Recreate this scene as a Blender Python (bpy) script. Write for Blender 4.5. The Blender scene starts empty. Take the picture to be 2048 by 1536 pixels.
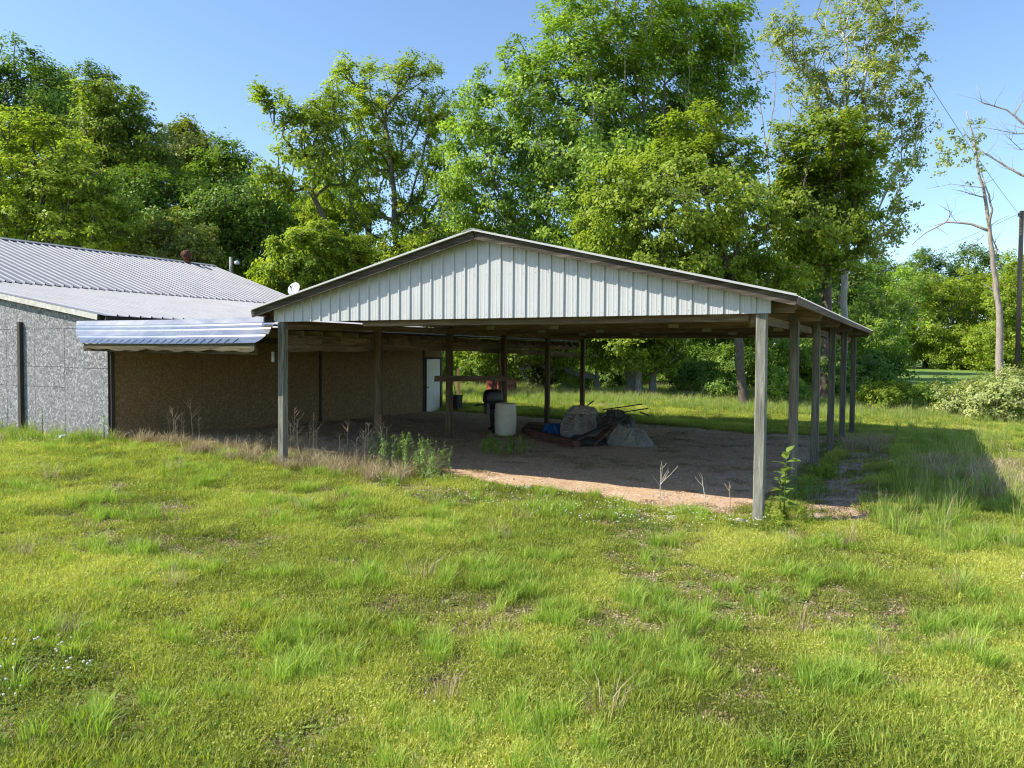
import bpy, bmesh, math, random
import numpy as np
from mathutils import Vector, Matrix

# ------------------------------------------------------------------ camera, sky, sun, exposure
SC = bpy.context.scene
COL = SC.collection
F_PX, PITCH, CAM_H, ROLL = 1567.74, 0.0374, 2.398, 0.0074      # focal length in pixels of a 2048 px wide frame
YAW = 0.4897                                                    # the carport's long axis, clockwise from the view axis
PX, PY = 3.5437, 11.1573                                        # foot of the carport's front right post
cam_d = bpy.data.cameras.new('camera'); cam = bpy.data.objects.new('camera', cam_d); COL.objects.link(cam)
cam_d.sensor_width = 36; cam_d.lens = F_PX / 2048 * 36; cam_d.clip_start = .05; cam_d.clip_end = 6000
cam.matrix_world = (Matrix.Translation((0, 0, CAM_H)) @ Matrix.Rotation(math.pi/2 - PITCH, 4, 'X') @ Matrix.Rotation(ROLL, 4, 'Z'))
SC.camera = cam

SUN_DIR = Vector((-.989*math.cos(math.radians(40)), -.147*math.cos(math.radians(40)), math.sin(math.radians(40)))).normalized()
world = bpy.data.worlds.new('World'); SC.world = world; world.use_nodes = True
wn = world.node_tree.nodes; wl = world.node_tree.links
for n in list(wn): wn.remove(n)
wo = wn.new('ShaderNodeOutputWorld'); wb = wn.new('ShaderNodeBackground'); sky = wn.new('ShaderNodeTexSky')
sky.sky_type = 'NISHITA'; sky.sun_disc = False; sky.sun_elevation = math.radians(40)
sky.sun_rotation = math.atan2(SUN_DIR.x, SUN_DIR.y)
sky.air_density = 1.0; sky.dust_density = .45; sky.ozone_density = 3.8; sky.altitude = 150
wb.inputs['Strength'].default_value = .082
wl.new(sky.outputs[0], wb.inputs['Color']); wl.new(wb.outputs[0], wo.inputs['Surface'])
sun_d = bpy.data.lights.new('sun', 'SUN'); sun = bpy.data.objects.new('sun', sun_d); COL.objects.link(sun)
sun_d.energy = 2.65; sun_d.angle = math.radians(.5); sun_d.color = (1, .93, .80)
sun.rotation_euler = (-SUN_DIR).to_track_quat('-Z', 'Y').to_euler()
SC.view_settings.view_transform = 'Standard'; SC.view_settings.look = 'None'
SC.view_settings.exposure = 1.6; SC.view_settings.gamma = 1; SC.view_settings.use_curve_mapping = False
SC.render.engine = 'CYCLES'
SC.cycles.max_bounces = 8; SC.cycles.diffuse_bounces = 6; SC.cycles.glossy_bounces = 3
SC.cycles.transmission_bounces = 5; SC.cycles.transparent_max_bounces = 8
SC.cycles.use_denoising = True; SC.cycles.use_adaptive_sampling = True; SC.cycles.adaptive_threshold = .01; SC.cycles.filter_width = 1.15

# ------------------------------------------------------------------ helpers
rnd = random.Random(7)
def at(u, v, Y):
    """world point seen at pixel (u, v) of the 2048 px photograph, Y metres ahead"""
    v = v - (u-1024)*ROLL
    dx = (u-1024)/F_PX; dy = -(v-768)/F_PX; c, s = math.cos(PITCH), math.sin(PITCH)
    fy, fz = c+dy*s, dy*c-s
    return Vector((dx*Y/fy, Y, CAM_H + fz*Y/fy))
DX, DY = math.sin(YAW), math.cos(YAW)
def W2(r, s): return (PX + s*DX + r*DY, PY + s*DY - r*DX)       # carport frame (r to the right, s to the back) to world
def C2(x, y): return ((x-PX)*DY - (y-PY)*DX, (x-PX)*DX + (y-PY)*DY)   # world to (r, s)
def sst(a, b, x):
    t = np.clip((np.asarray(x, float)-a)/(b-a), 0, 1); return t*t*(3-2*t)
def hash2(i, j, k=0):
    n = (i.astype(np.int64)*374761393 + j.astype(np.int64)*668265263 + k*1442695041) & 0xffffffff
    n = ((n ^ (n >> 13))*1274126177) & 0xffffffff
    return ((n ^ (n >> 16)) & 0xffff)/65535.0
def vnoise(x, y, k=0):
    x = np.asarray(x, float); y = np.asarray(y, float)
    i = np.floor(x); j = np.floor(y); fx = x-i; fy = y-j; fx = fx*fx*(3-2*fx); fy = fy*fy*(3-2*fy)
    a = hash2(i, j, k); b = hash2(i+1, j, k); c = hash2(i, j+1, k); d = hash2(i+1, j+1, k)
    return (a*(1-fx)+b*fx)*(1-fy) + (c*(1-fx)+d*fx)*fy
def fnoise(x, y, k=0, o=4):
    t = 0; a = .5; s = 0
    for q in range(o):
        t = t + a*vnoise(np.asarray(x)*2**q+q*17.3, np.asarray(y)*2**q-q*9.1, k+q); s += a; a *= .5
    return t/s
def gz(x, y):
    x = np.asarray(x, float); y = np.asarray(y, float)
    r, s = (x-PX)*DY - (y-PY)*DX, (x-PX)*DX + (y-PY)*DY
    z = .3*sst(1, 15, -r)*(1-.3*sst(0, 14, s))*(1-sst(20, 40, s))
    z = z + .13*np.maximum(0, -r-36)*sst(-10, 10, s)*(1-sst(150, 220, np.abs(r)))
    z = z + (fnoise(x*.35, y*.35, 3, 3)-.5)*.10*(1-.8*gravel_mask(x, y)) + (fnoise(x*1.7, y*1.7, 5, 3)-.5)*.075
    z = z + .019*np.maximum(0, y-48)*sst(12, 22, x)*(1-sst(150, 300, y))
    z = z + .12*sst(.9, 1.6, r)*(1-sst(3, 6, r))*sst(-2, 2, s)*(1-sst(12, 16, s))
    return z
def gravel_mask(x, y):
    x = np.asarray(x, float); y = np.asarray(y, float)
    r, s = (x-PX)*DY - (y-PY)*DX, (x-PX)*DX + (y-PY)*DY
    n = (fnoise(x*.8, y*.8, 11, 4)-.5)*1.5 + (fnoise(x*2.6, y*2.6, 12, 3)-.5)*.7
    front = .35 + 1.0*sst(2.5, 7, -r) - .7*sst(11, 14, -r)
    m = sst(front-.28, front+.28, s+n*.7)*(1-sst(13.0, 14.0, s+n))*sst(.15, .6, -r+n*.5)*(1-sst(16.2, 17, -r))
    return m
def gz1(x, y): return float(gz(np.array([x]), np.array([y]))[0])

def link(o, parent=None):
    COL.objects.link(o)
    if parent is not None: o.parent = parent
    return o
def new_mesh(name, V, Fc, mat=None, smooth=False, attr=None):
    V = np.asarray(V, np.float32); me = bpy.data.meshes.new(name)
    if isinstance(Fc, np.ndarray):
        nf, k = Fc.shape
        me.vertices.add(len(V)); me.vertices.foreach_set('co', V.ravel())
        me.loops.add(nf*k); me.loops.foreach_set('vertex_index', Fc.astype(np.int32).ravel())
        me.polygons.add(nf); me.polygons.foreach_set('loop_start', np.arange(0, nf*k, k, dtype=np.int32))
        me.update(calc_edges=True)
    else:
        me.from_pydata([tuple(v) for v in V], [], Fc); me.update()
    if smooth: me.polygons.foreach_set('use_smooth', np.ones(len(me.polygons), bool))
    if attr:
        for nm, (dom, vals) in attr.items():
            a = me.attributes.new(nm, 'FLOAT', dom); a.data.foreach_set('value', np.asarray(vals, np.float32))
    if mat: me.materials.append(mat)
    return me
def obj(name, me, parent=None, **p):
    o = bpy.data.objects.new(name, me); link(o, parent)
    for k, v in p.items(): o[k] = v
    return o
def thing(name, loc, label, category, rotz=0, group=None, **p):
    o = bpy.data.objects.new(name, None); link(o); o.location = loc; o.rotation_euler = (0, 0, rotz); o.empty_display_size = .2
    o['label'] = label; o['category'] = category
    if group: o['group'] = group
    for k, v in p.items(): o[k] = v
    return o
class MB:
    """collects simple solids for ONE mesh"""
    def __init__(s): s.V = []; s.F = []
    def add(s, V, Fc):
        b = len(s.V); s.V += [tuple(v) for v in V]; s.F += [tuple(i+b for i in f) for f in Fc]; return s
    def box(s, x0, x1, y0, y1, z0, z1, M=None, j=0):
        V = [Vector((x, y, z)) for z in (z0, z1) for y in (y0, y1) for x in (x0, x1)]
        if j: V = [v + Vector((rnd.uniform(-j, j), rnd.uniform(-j, j), rnd.uniform(-j, j))) for v in V]
        if M is not None: V = [M @ v for v in V]
        return s.add(V, [(0, 2, 3, 1), (4, 5, 7, 6), (0, 1, 5, 4), (2, 6, 7, 3), (0, 4, 6, 2), (1, 3, 7, 5)])
    def bar(s, a, b, w, h, up=(0, 0, 1), segs=1, wob=0):
        a, b = Vector(a), Vector(b); d = (b-a); L = d.length; d.normalize(); up = Vector(up)
        x = d.cross(up); 
        if x.length < 1e-4: x = d.cross(Vector((1, 0, 0)))
        x.normalize(); z = x.cross(d); V = []; Fc = []
        for i in range(segs+1):
            c = a + d*(L*i/segs)
            if 0 < i < segs and wob: c = c + z*rnd.uniform(-wob, wob) + x*rnd.uniform(-wob, wob)*.5
            V += [c-x*w/2-z*h/2, c+x*w/2-z*h/2, c+x*w/2+z*h/2, c-x*w/2+z*h/2]
            if i:
                p, q = 4*(i-1), 4*i
                Fc += [(p+k, p+(k+1) % 4, q+(k+1) % 4, q+k) for k in range(4)]
        Fc += [(3, 2, 1, 0), tuple(4*segs+k for k in range(4))]
        return s.add(V, Fc)
    def tube(s, pts, rad, n=8, cap=True):
        pts = [Vector(p) for p in pts]; rad = [rad]*len(pts) if not hasattr(rad, '__len__') else rad
        V = []; Fc = []
        for i, p in enumerate(pts):
            d = (pts[min(i+1, len(pts)-1)] - pts[max(i-1, 0)]).normalized()
            x = d.cross(Vector((.31, .12, .95)) if abs(d.z) < .9 else Vector((0, 1, 0.1))).normalized(); y = d.cross(x)
            V += [p + (x*math.cos(2*math.pi*k/n) + y*math.sin(2*math.pi*k/n))*rad[i] for k in range(n)]
            if i: Fc += [((i-1)*n+k, (i-1)*n+(k+1) % n, i*n+(k+1) % n, i*n+k) for k in range(n)]
        if cap: Fc += [tuple(range(n-1, -1, -1)), tuple((len(pts)-1)*n+k for k in range(n))]
        return s.add(V, Fc)
    def lathe(s, prof, n=20, c=(0, 0, 0), cap=True):
        V = []; Fc = []
        for i, (r, z) in enumerate(prof):
            V += [(c[0]+r*math.cos(2*math.pi*k/n), c[1]+r*math.sin(2*math.pi*k/n), c[2]+z) for k in range(n)]
            if i: Fc += [((i-1)*n+k, (i-1)*n+(k+1) % n, i*n+(k+1) % n, i*n+k) for k in range(n)]
        if cap: Fc += [tuple(range(n-1, -1, -1)), tuple((len(prof)-1)*n+k for k in range(n))]
        return s.add(V, Fc)
    def mesh(s, name, mat, smooth=False): 
        me = new_mesh(name, s.V, s.F, mat, smooth)
        return me
    def build(s, name, mat, parent=None, smooth=False, bevel=0, **p):
        me = s.mesh(name, mat, smooth); o = obj(name, me, parent, **p)
        if bevel:
            b = o.modifiers.new('bevel', 'BEVEL'); b.width = bevel; b.segments = 2; b.limit_method = 'ANGLE'
        return o

# ------------------------------------------------------------------ materials
def mat(name):
    m = bpy.data.materials.new(name); m.use_nodes = True; nt = m.node_tree
    b = nt.nodes['Principled BSDF']; return m, nt, b
def N(nt, t, **k):
    n = nt.nodes.new(t)
    for a, v in k.items():
        if a in n.inputs.keys(): n.inputs[a].default_value = v
        else: setattr(n, a, v)
    return n
def ramp(nt, fac, stops):
    r = nt.nodes.new('ShaderNodeValToRGB'); e = r.color_ramp.elements
    while len(e) < len(stops): e.new(.5)
    for q, (p, c) in zip(e, stops): q.position = p; q.color = (*c, 1) if len(c) == 3 else c
    nt.links.new(fac, r.inputs[0]); return r
def coords(nt, scale=(1, 1, 1), kind='Object'):
    t = nt.nodes.new('ShaderNodeTexCoord'); m = nt.nodes.new('ShaderNodeMapping'); m.inputs['Scale'].default_value = scale
    nt.links.new(t.outputs[kind], m.inputs['Vector']); return m.outputs[0]
def noise(nt, vec, scale, detail=5, rough=.6, dist=0):
    n = N(nt, 'ShaderNodeTexNoise', Scale=scale, Detail=detail, Roughness=rough, Distortion=dist); nt.links.new(vec, n.inputs['Vector']); return n.outputs['Fac']
def mix(nt, fac, a, b, mode='MIX'):
    m = nt.nodes.new('ShaderNodeMix'); m.data_type = 'RGBA'; m.blend_type = mode
    for v, i in ((fac, 0), (a, 6), (b, 7)):
        if hasattr(v, 'is_linked') or hasattr(v, 'links'): nt.links.new(v, m.inputs[i])
        elif isinstance(v, (int, float)): m.inputs[i].default_value = v
        else: m.inputs[i].default_value = (*v, 1)
    return m.outputs[2]
def bump(nt, b, h, strength=.4, dist=.01):
    n = N(nt, 'ShaderNodeBump', Strength=strength, Distance=dist); nt.links.new(h, n.inputs['Height']); nt.links.new(n.outputs[0], b.inputs['Normal'])

def wood(name, axis, c0, c1, c2, rough=.85, sc=1.0):
    m, nt, b = mat(name)
    s = {'x': (.9, 14, 14), 'y': (14, .9, 14), 'z': (14, 14, .9)}[axis]
    v = coords(nt, tuple(q*sc for q in s))
    oi = nt.nodes.new('ShaderNodeObjectInfo'); ad = nt.nodes.new('ShaderNodeVectorMath'); ad.operation = 'ADD'
    cm = nt.nodes.new('ShaderNodeCombineXYZ'); mu = N(nt, 'ShaderNodeMath', operation='MULTIPLY'); mu.inputs[1].default_value = 37
    nt.links.new(oi.outputs['Random'], mu.inputs[0])
    for q in range(3): nt.links.new(mu.outputs[0], cm.inputs[q])
    nt.links.new(v, ad.inputs[0]); nt.links.new(cm.outputs[0], ad.inputs[1]); v = ad.outputs[0]
    g = noise(nt, v, 2.2, 8, .68, .8); big = noise(nt, v, .35, 4, .6, .4)
    r = ramp(nt, g, [(.3, c0), (.5, c1), (.68, c2)])
    r2 = ramp(nt, big, [(.35, (.55, .55, .55)), (.65, (1.15, 1.12, 1.05))])
    c = mix(nt, 1.0, r.outputs[0], r2.outputs[0], 'MULTIPLY')
    nt.links.new(c, b.inputs['Base Color']); b.inputs['Roughness'].default_value = rough; b.inputs['Specular IOR Level'].default_value = .2
    bump(nt, b, g, .7, .006); return m
def sheet_metal(name, base, metallic, rough, dirt=(.35, .33, .3), damt=.25, sc=1.0):
    m, nt, b = mat(name); v = coords(nt, (1, 1, 1))
    n1 = noise(nt, v, 1.3*sc, 6, .65); n2 = noise(nt, v, 24*sc, 3, .6)
    f = ramp(nt, n1, [(.42, (0, 0, 0)), (.8, (damt, damt, damt))])
    c = mix(nt, f.outputs[0], base, dirt); 
    sp = ramp(nt, n2, [(.2, (.93, .93, .93)), (.8, (1.03, 1.03, 1.03))])
    c = mix(nt, 1.0, c, sp.outputs[0], 'MULTIPLY')
    nt.links.new(c, b.inputs['Base Color']); b.inputs['Metallic'].default_value = metallic
    rr = N(nt, 'ShaderNodeMapRange'); rr.inputs[3].default_value = rough-.08; rr.inputs[4].default_value = rough+.12
    nt.links.new(n1, rr.inputs[0]); nt.links.new(rr.outputs[0], b.inputs['Roughness'])
    bump(nt, b, noise(nt, v, 2.5*sc, 2, .5), .15, .01); return m
def plain(name, c, rough=.6, metallic=0, var=.15, sc=6, bmp=.2):
    m, nt, b = mat(name); v = coords(nt)
    n = noise(nt, v, sc, 6, .65)
    r = ramp(nt, n, [(.25, tuple(q*(1-var*1.6) for q in c)), (.75, tuple(min(1, q*(1+var)) for q in c))])
    nt.links.new(r.outputs[0], b.inputs['Base Color']); b.inputs['Roughness'].default_value = rough; b.inputs['Metallic'].default_value = metallic
    if bmp: bump(nt, b, n, bmp, .01)
    return m
def osb(name, cols, damp, vs=22.0, con=1.0, splash=False):
    m, nt, b = mat(name); v = coords(nt, (1, 1, 1))
    vo = N(nt, 'ShaderNodeTexVoronoi', Scale=vs, Randomness=1.0); vo.distance = 'CHEBYCHEV'
    wv = nt.nodes.new('ShaderNodeVectorMath'); wv.operation = 'ADD'
    nn = N(nt, 'ShaderNodeTexNoise', Scale=9.0, Detail=3.0); nt.links.new(v, nn.inputs['Vector'])
    ms = N(nt, 'ShaderNodeVectorMath', operation='SCALE'); ms.inputs['Scale'].default_value = .16
    nt.links.new(nn.outputs['Color'], ms.inputs[0]); nt.links.new(v, wv.inputs[0]); nt.links.new(ms.outputs[0], wv.inputs[1]); nt.links.new(wv.outputs[0], vo.inputs['Vector'])
    sep = nt.nodes.new('ShaderNodeSeparateColor'); nt.links.new(vo.outputs['Color'], sep.inputs[0])
    r = ramp(nt, sep.outputs[0], [(0, cols[0]), (.4, cols[1]), (.75, cols[2]), (1, cols[3])])
    fine = noise(nt, v, 26, 6, .75); fr = ramp(nt, fine, [(.3, (.5, .5, .5)), (.7, (1.3, 1.3, 1.3))])
    c = mix(nt, 1.0, r.outputs[0], fr.outputs[0], 'MULTIPLY')
    lg = noise(nt, v, .9, 5, .65); lr = ramp(nt, lg, [(.35, (0, 0, 0)), (.7, (.5, .5, .5))])
    c = mix(nt, lr.outputs[0], c, damp)
    if splash:                                                   # soil splashed on the foot of the wall
        sx_ = nt.nodes.new('ShaderNodeSeparateXYZ'); nt.links.new(v, sx_.inputs[0]); ma = N(nt, 'ShaderNodeMath', operation='MULTIPLY_ADD'); ma.inputs[1].default_value = -1.6; ma.inputs[2].default_value = .75
        nt.links.new(sx_.outputs[2], ma.inputs[0]); ad_ = N(nt, 'ShaderNodeMath', operation='ADD'); nt.links.new(ma.outputs[0], ad_.inputs[0]); nt.links.new(noise(nt, v, 3.5, 6, .75), ad_.inputs[1])
        sr = ramp(nt, ad_.outputs[0], [(.55, (0, 0, 0)), (.95, (.75, .75, .75))]); c = mix(nt, sr.outputs[0], c, (.20, .155, .105))
    nt.links.new(c, b.inputs['Base Color']); b.inputs['Roughness'].default_value = .9; b.inputs['Specular IOR Level'].default_value = .15
    bump(nt, b, sep.outputs[0], .35, .004); return m
def foliage(name, dark, midc, light, trans=.35, tcol=None, rough=.5, instancer=False, spec=.25):
    m, nt, b = mat(name); out = nt.nodes['Material Output']
    a = N(nt, 'ShaderNodeAttribute', attribute_name='tint')
    fac = a.outputs['Fac']
    if instancer:
        a2 = N(nt, 'ShaderNodeAttribute', attribute_name='hue'); a2.attribute_type = 'INSTANCER'
        ad = N(nt, 'ShaderNodeMath', operation='ADD', use_clamp=True); nt.links.new(fac, ad.inputs[0]); nt.links.new(a2.outputs['Fac'], ad.inputs[1]); fac = ad.outputs[0]
    r = ramp(nt, fac, [(0, dark), (.5, midc), (1, light)])
    nt.links.new(r.outputs[0], b.inputs['Base Color']); b.inputs['Roughness'].default_value = rough; b.inputs['Specular IOR Level'].default_value = spec
    t = nt.nodes.new('ShaderNodeBsdfTranslucent'); tc = mix(nt, 1.0, r.outputs[0], tcol or (1.2, 1.28, .55), 'MULTIPLY'); nt.links.new(tc, t.inputs['Color'])
    mx = nt.nodes.new('ShaderNodeMixShader'); mx.inputs[0].default_value = trans
    nt.links.new(b.outputs[0], mx.inputs[1]); nt.links.new(t.outputs[0], mx.inputs[2]); nt.links.new(mx.outputs[0], out.inputs['Surface'])
    return m
def bark(name, c0, c1, sc=5):
    m, nt, b = mat(name); v = coords(nt, (3, 3, .8))
    n = noise(nt, v, sc, 7, .7, .5); r = ramp(nt, n, [(.3, c0), (.65, c1)])
    nt.links.new(r.outputs[0], b.inputs['Base Color']); b.inputs['Roughness'].default_value = .9; bump(nt, b, n, .8, .03); return m

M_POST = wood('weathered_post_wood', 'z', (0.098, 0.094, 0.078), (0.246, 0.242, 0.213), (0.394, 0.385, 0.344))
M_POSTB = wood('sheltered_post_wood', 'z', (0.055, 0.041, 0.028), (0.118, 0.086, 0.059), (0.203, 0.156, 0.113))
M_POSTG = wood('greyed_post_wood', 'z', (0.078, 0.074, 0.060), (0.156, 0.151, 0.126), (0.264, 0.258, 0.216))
M_WX = wood('weathered_wood_across', 'x', (0.088, 0.066, 0.044), (0.177, 0.133, 0.092), (0.283, 0.230, 0.168))
M_WY = wood('weathered_wood_along', 'y', (0.088, 0.066, 0.044), (0.168, 0.124, 0.088), (0.265, 0.212, 0.151))
M_RAKE = wood('rake_board_wood', 'x', (0.030, 0.025, 0.020), (0.072, 0.060, 0.048), (0.156, 0.138, 0.114))
M_ROT = wood('rotten_board_wood', 'x', (0.030, 0.025, 0.014), (0.088, 0.077, 0.047), (0.165, 0.143, 0.094), sc=.6)
M_PLATE = plain('truss_plate_metal', (.32, .33, .24), .6, .4)
M_WHITE = sheet_metal('white_siding_metal', (.455, .465, .475), 0, .42, (.33, .335, .30), .3)
M_ROOFW = sheet_metal('white_roof_metal', (.44, .44, .44), .05, .42)
M_GALV = sheet_metal('galvanised_roof_metal', (.25, .255, .28), .25, .55, (.17, .17, .19), .5)
M_APRON = sheet_metal('galvanised_apron_metal', (.43, .425, .42), 1.0, .25, (.33, .325, .32), .4)
M_OSBG = osb('grey_weathered_strand_board', [(0.116, 0.119, 0.130), (0.198, 0.204, 0.215), (0.292, 0.299, 0.314), (0.473, 0.484, 0.506)], (0.237, 0.237, 0.242), 24.0, 1.0, True)
M_OSBB = osb('brown_strand_board', [(0.205, 0.137, 0.070), (0.254, 0.171, 0.090), (0.304, 0.210, 0.115), (0.382, 0.274, 0.156)], (0.196, 0.130, 0.070), 26.0)
M_DARKWOOD = plain('dark_trim_wood', (.045, .038, .03), .85)
M_TRIM = plain('faded_trim_board', (.50, .49, .45), .8, 0, .25, 9)
M_DOOR = plain('white_door_paint', (.74, .75, .70), .5, 0, .06, 5)
M_BLACK = plain('black_engine_plastic', (.018, .018, .02), .4, 0, .2)
M_STEEL = plain('dull_steel', (.22, .22, .22), .45, .8)
M_RUST = plain('rusty_steel', (.20, .075, .035), .85, .1, .45, 7)
M_RUSTRED = plain('faded_red_drum_paint', (.30, .06, .035), .75, .1, .4, 5)
M_DRUM = plain('yellowed_white_plastic', (.62, .585, .46), .5, 0, .1, 5)
M_BAG = plain('dirty_white_woven_bag', (.38, .345, .30), .9, 0, .3, 5)
M_BAG2 = plain('cream_woven_bag', (.45, .41, .335), .9, 0, .25, 6)
def crease(m, sc=5.0, st=.9):
    nt = m.node_tree; b = nt.nodes['Principled BSDF']; v = coords(nt, (1, 1, .55)); n1 = noise(nt, v, sc, 3, .55, 1.6); n2 = noise(nt, v, sc*2.7, 4, .6, 2.2)
    ab = N(nt, 'ShaderNodeMath', operation='SUBTRACT'); nt.links.new(n1, ab.inputs[0]); ab.inputs[1].default_value = .5
    aa = N(nt, 'ShaderNodeMath', operation='ABSOLUTE'); nt.links.new(ab.outputs[0], aa.inputs[0]); ad = N(nt, 'ShaderNodeMath', operation='MULTIPLY_ADD'); ad.inputs[1].default_value = 2.4; nt.links.new(aa.outputs[0], ad.inputs[0]); nt.links.new(n2, ad.inputs[2])
    bump(nt, b, ad.outputs[0], st, .10); return m
crease(M_BAG); crease(M_BAG2)
M_BLUE = plain('blue_tarpaulin', (.02, .11, .32), .5, 0, .25)
M_CHAR = plain('dark_mat', (.05, .042, .035), .9, 0, .3)
M_TIMBER = wood('reddish_timber', 'x', (.07, .035, .025), (.14, .07, .05), (.22, .12, .09))
M_POLE = wood('pole_wood', 'z', (.10, .07, .05), (.19, .14, .10), (.30, .24, .19), sc=.5)
M_GREYPOLE = wood('grey_pole_wood', 'z', (.28, .27, .25), (.42, .41, .38), (.52, .50, .47), sc=.6)
M_DISH = plain('pale_dish_paint', (.70, .71, .73), .5, 0, .05)
M_CABLE = plain('black_cable', (.03, .03, .03), .6)
M_CONC = plain('concrete', (.36, .34, .30), .9, 0, .2, 12)
M_STONE = plain('pale_stone', (.45, .40, .34), .9, 0, .3, 8)

# ------------------------------------------------------------------ ground
def ground_material():
    m, nt, b = mat('meadow_ground'); v = coords(nt)
    a = N(nt, 'ShaderNodeAttribute', attribute_name='gravel'); p = N(nt, 'ShaderNodeAttribute', attribute_name='path'); fl = N(nt, 'ShaderNodeAttribute', attribute_name='field')
    n1 = noise(nt, v, .55, 6, .65); n2 = noise(nt, v, 5.5, 6, .7); n3 = noise(nt, v, 45, 4, .7)
    g = ramp(nt, n2, [(.28, (.13, .115, .045)), (.48, (.21, .215, .06)), (.7, (.30, .29, .10))])
    d = ramp(nt, n2, [(.3, (.16, .12, .075)), (.7, (.29, .235, .15))])
    dm = ramp(nt, n1, [(.5, (0, 0, 0)), (.66, (.75, .75, .75))])
    c = mix(nt, dm.outputs[0], g.outputs[0], d.outputs[0])
    # crushed stone
    vo = N(nt, 'ShaderNodeTexVoronoi', Scale=26.0); nt.links.new(v, vo.inputs['Vector'])
    sp = nt.nodes.new('ShaderNodeSeparateColor'); nt.links.new(vo.outputs['Color'], sp.inputs[0])
    gr = ramp(nt, sp.outputs[0], [(0, (.36, .24, .15)), (.5, (.54, .385, .255)), (.85, (.66, .50, .35)), (1, (.74, .61, .47))])
    soil = ramp(nt, n2, [(.3, (.40, .255, .15)), (.7, (.60, .41, .255))])
    sm = ramp(nt, noise(nt, v, 1.6, 5, .7), [(.4, (.25, .25, .25)), (.62, (.9, .9, .9))])
    gr = mix(nt, sm.outputs[0], gr.outputs[0], soil.outputs[0])
    ad = N(nt, 'ShaderNodeMath', operation='ADD'); nt.links.new(a.outputs['Fac'], ad.inputs[0])
    ns = N(nt, 'ShaderNodeMapRange'); ns.inputs[3].default_value = -.3; ns.inputs[4].default_value = .3; nt.links.new(n2, ns.inputs[0]); nt.links.new(ns.outputs[0], ad.inputs[1])
    gm = ramp(nt, ad.outputs[0], [(.35, (0, 0, 0)), (.6, (1, 1, 1))])
    c = mix(nt, gm.outputs[0], c, gr)
    lit = ramp(nt, n3, [(.3, (.28, .19, .14)), (.5, (.52, .38, .30)), (.7, (.72, .58, .48))])
    c = mix(nt, p.outputs['Fac'], c, lit.outputs[0])
    fd = ramp(nt, n1, [(.3, (.13, .21, .045)), (.7, (.19, .27, .07))])
    c = mix(nt, fl.outputs['Fac'], c, fd.outputs[0])
    nt.links.new(c, b.inputs['Base Color']); b.inputs['Roughness'].default_value = .95; b.inputs['Specular IOR Level'].default_value = .1
    h = mix(nt, gm.outputs[0], n3, vo.outputs['Distance'])
    bump(nt, b, h, .6, .02); return m
def axis_steps(lo, hi, fine, far):
    a = list(np.arange(lo, hi+1e-6, fine)); st = fine
    while a[-1] < far: st *= 1.35; a.append(a[-1]+st)
    st = fine; b = [lo]
    while b[-1] > -far: st *= 1.35; b.append(b[-1]-st)
    return np.array(sorted(set(b[1:] + a)))
gx = axis_steps(-20, 20, .16, 2600); gy = axis_steps(3, 38, .16, 2600)
GX, GY = np.meshgrid(gx, gy); nx, ny = len(gx), len(gy)
fx, fy = GX.ravel(), GY.ravel(); fz = gz(fx, fy)
gr_, gs_ = (fx-PX)*DY - (fy-PY)*DX, (fx-PX)*DX + (fy-PY)*DY
pw = (fnoise(fx*1.3, fy*1.3, 31)-.5)
path_m = sst(.25, .5, gr_+pw*.5)*(1-sst(1.0, 1.4, gr_+pw*.9))*sst(.3, 1.2, gs_)*(1-sst(9.5, 11.5, gs_))*sst(.30, .55, fnoise(fx*2.2, fy*2.2, 77)+.18)
field_m = sst(52, 60, fy)*sst(12, 22, fx)
ii = np.arange(nx*ny).reshape(ny, nx)
gF = np.stack([ii[:-1, :-1], ii[:-1, 1:], ii[1:, 1:], ii[1:, :-1]], -1).reshape(-1, 4)
ground = obj('ground', new_mesh('ground', np.stack([fx, fy, fz], 1), gF, ground_material(), True,
      {'gravel': ('POINT', gravel_mask(fx, fy)), 'path': ('POINT', path_m), 'field': ('POINT', field_m)}), kind='structure')

# ------------------------------------------------------------------ ribbed sheet
def rib_profile(x0, x1, step=.2286, h=.024, minor=True, phase=0):
    """trapezoid ribs: list of (x, height) from x0 to x1"""
    P = [(x0, 0)]; k = math.floor((x0-phase)/step)-1
    while phase + k*step < x1 + step:
        c = phase + k*step
        for dx, hh in ((-.024, 0), (-.013, h), (.013, h), (.024, 0)): P.append((c+dx, hh))
        if minor:
            for q in (step/3, 2*step/3):
                for dx, hh in ((-.014, 0), (0, .0035), (.014, 0)): P.append((c+q+dx, hh))
        k += 1
    P = sorted(p for p in P if x0 <= p[0] <= x1)
    if P[-1][0] < x1-1e-4: P.append((x1, 0))
    return P
def solidify(o, t=.003):
    s = o.modifiers.new('thickness', 'SOLIDIFY'); s.thickness = t; s.offset = -1; return o

# ------------------------------------------------------------------ carport
S = 3.0256; WD = 9.134; HS = 3.004; RZ = 4.4546; EO = .4955; EH = 3.2455; OV = .3975; LB = 14.583
MID = -WD/2; SL = (RZ-EH)/(WD/2+EO)
def roof_z(r): return RZ - SL*abs(r-MID)
ROT = -YAW
carport = thing('carport', (PX, PY, 0), 'open carport on grey wooden posts with a white ribbed metal gable', 'carport', ROT)
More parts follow.
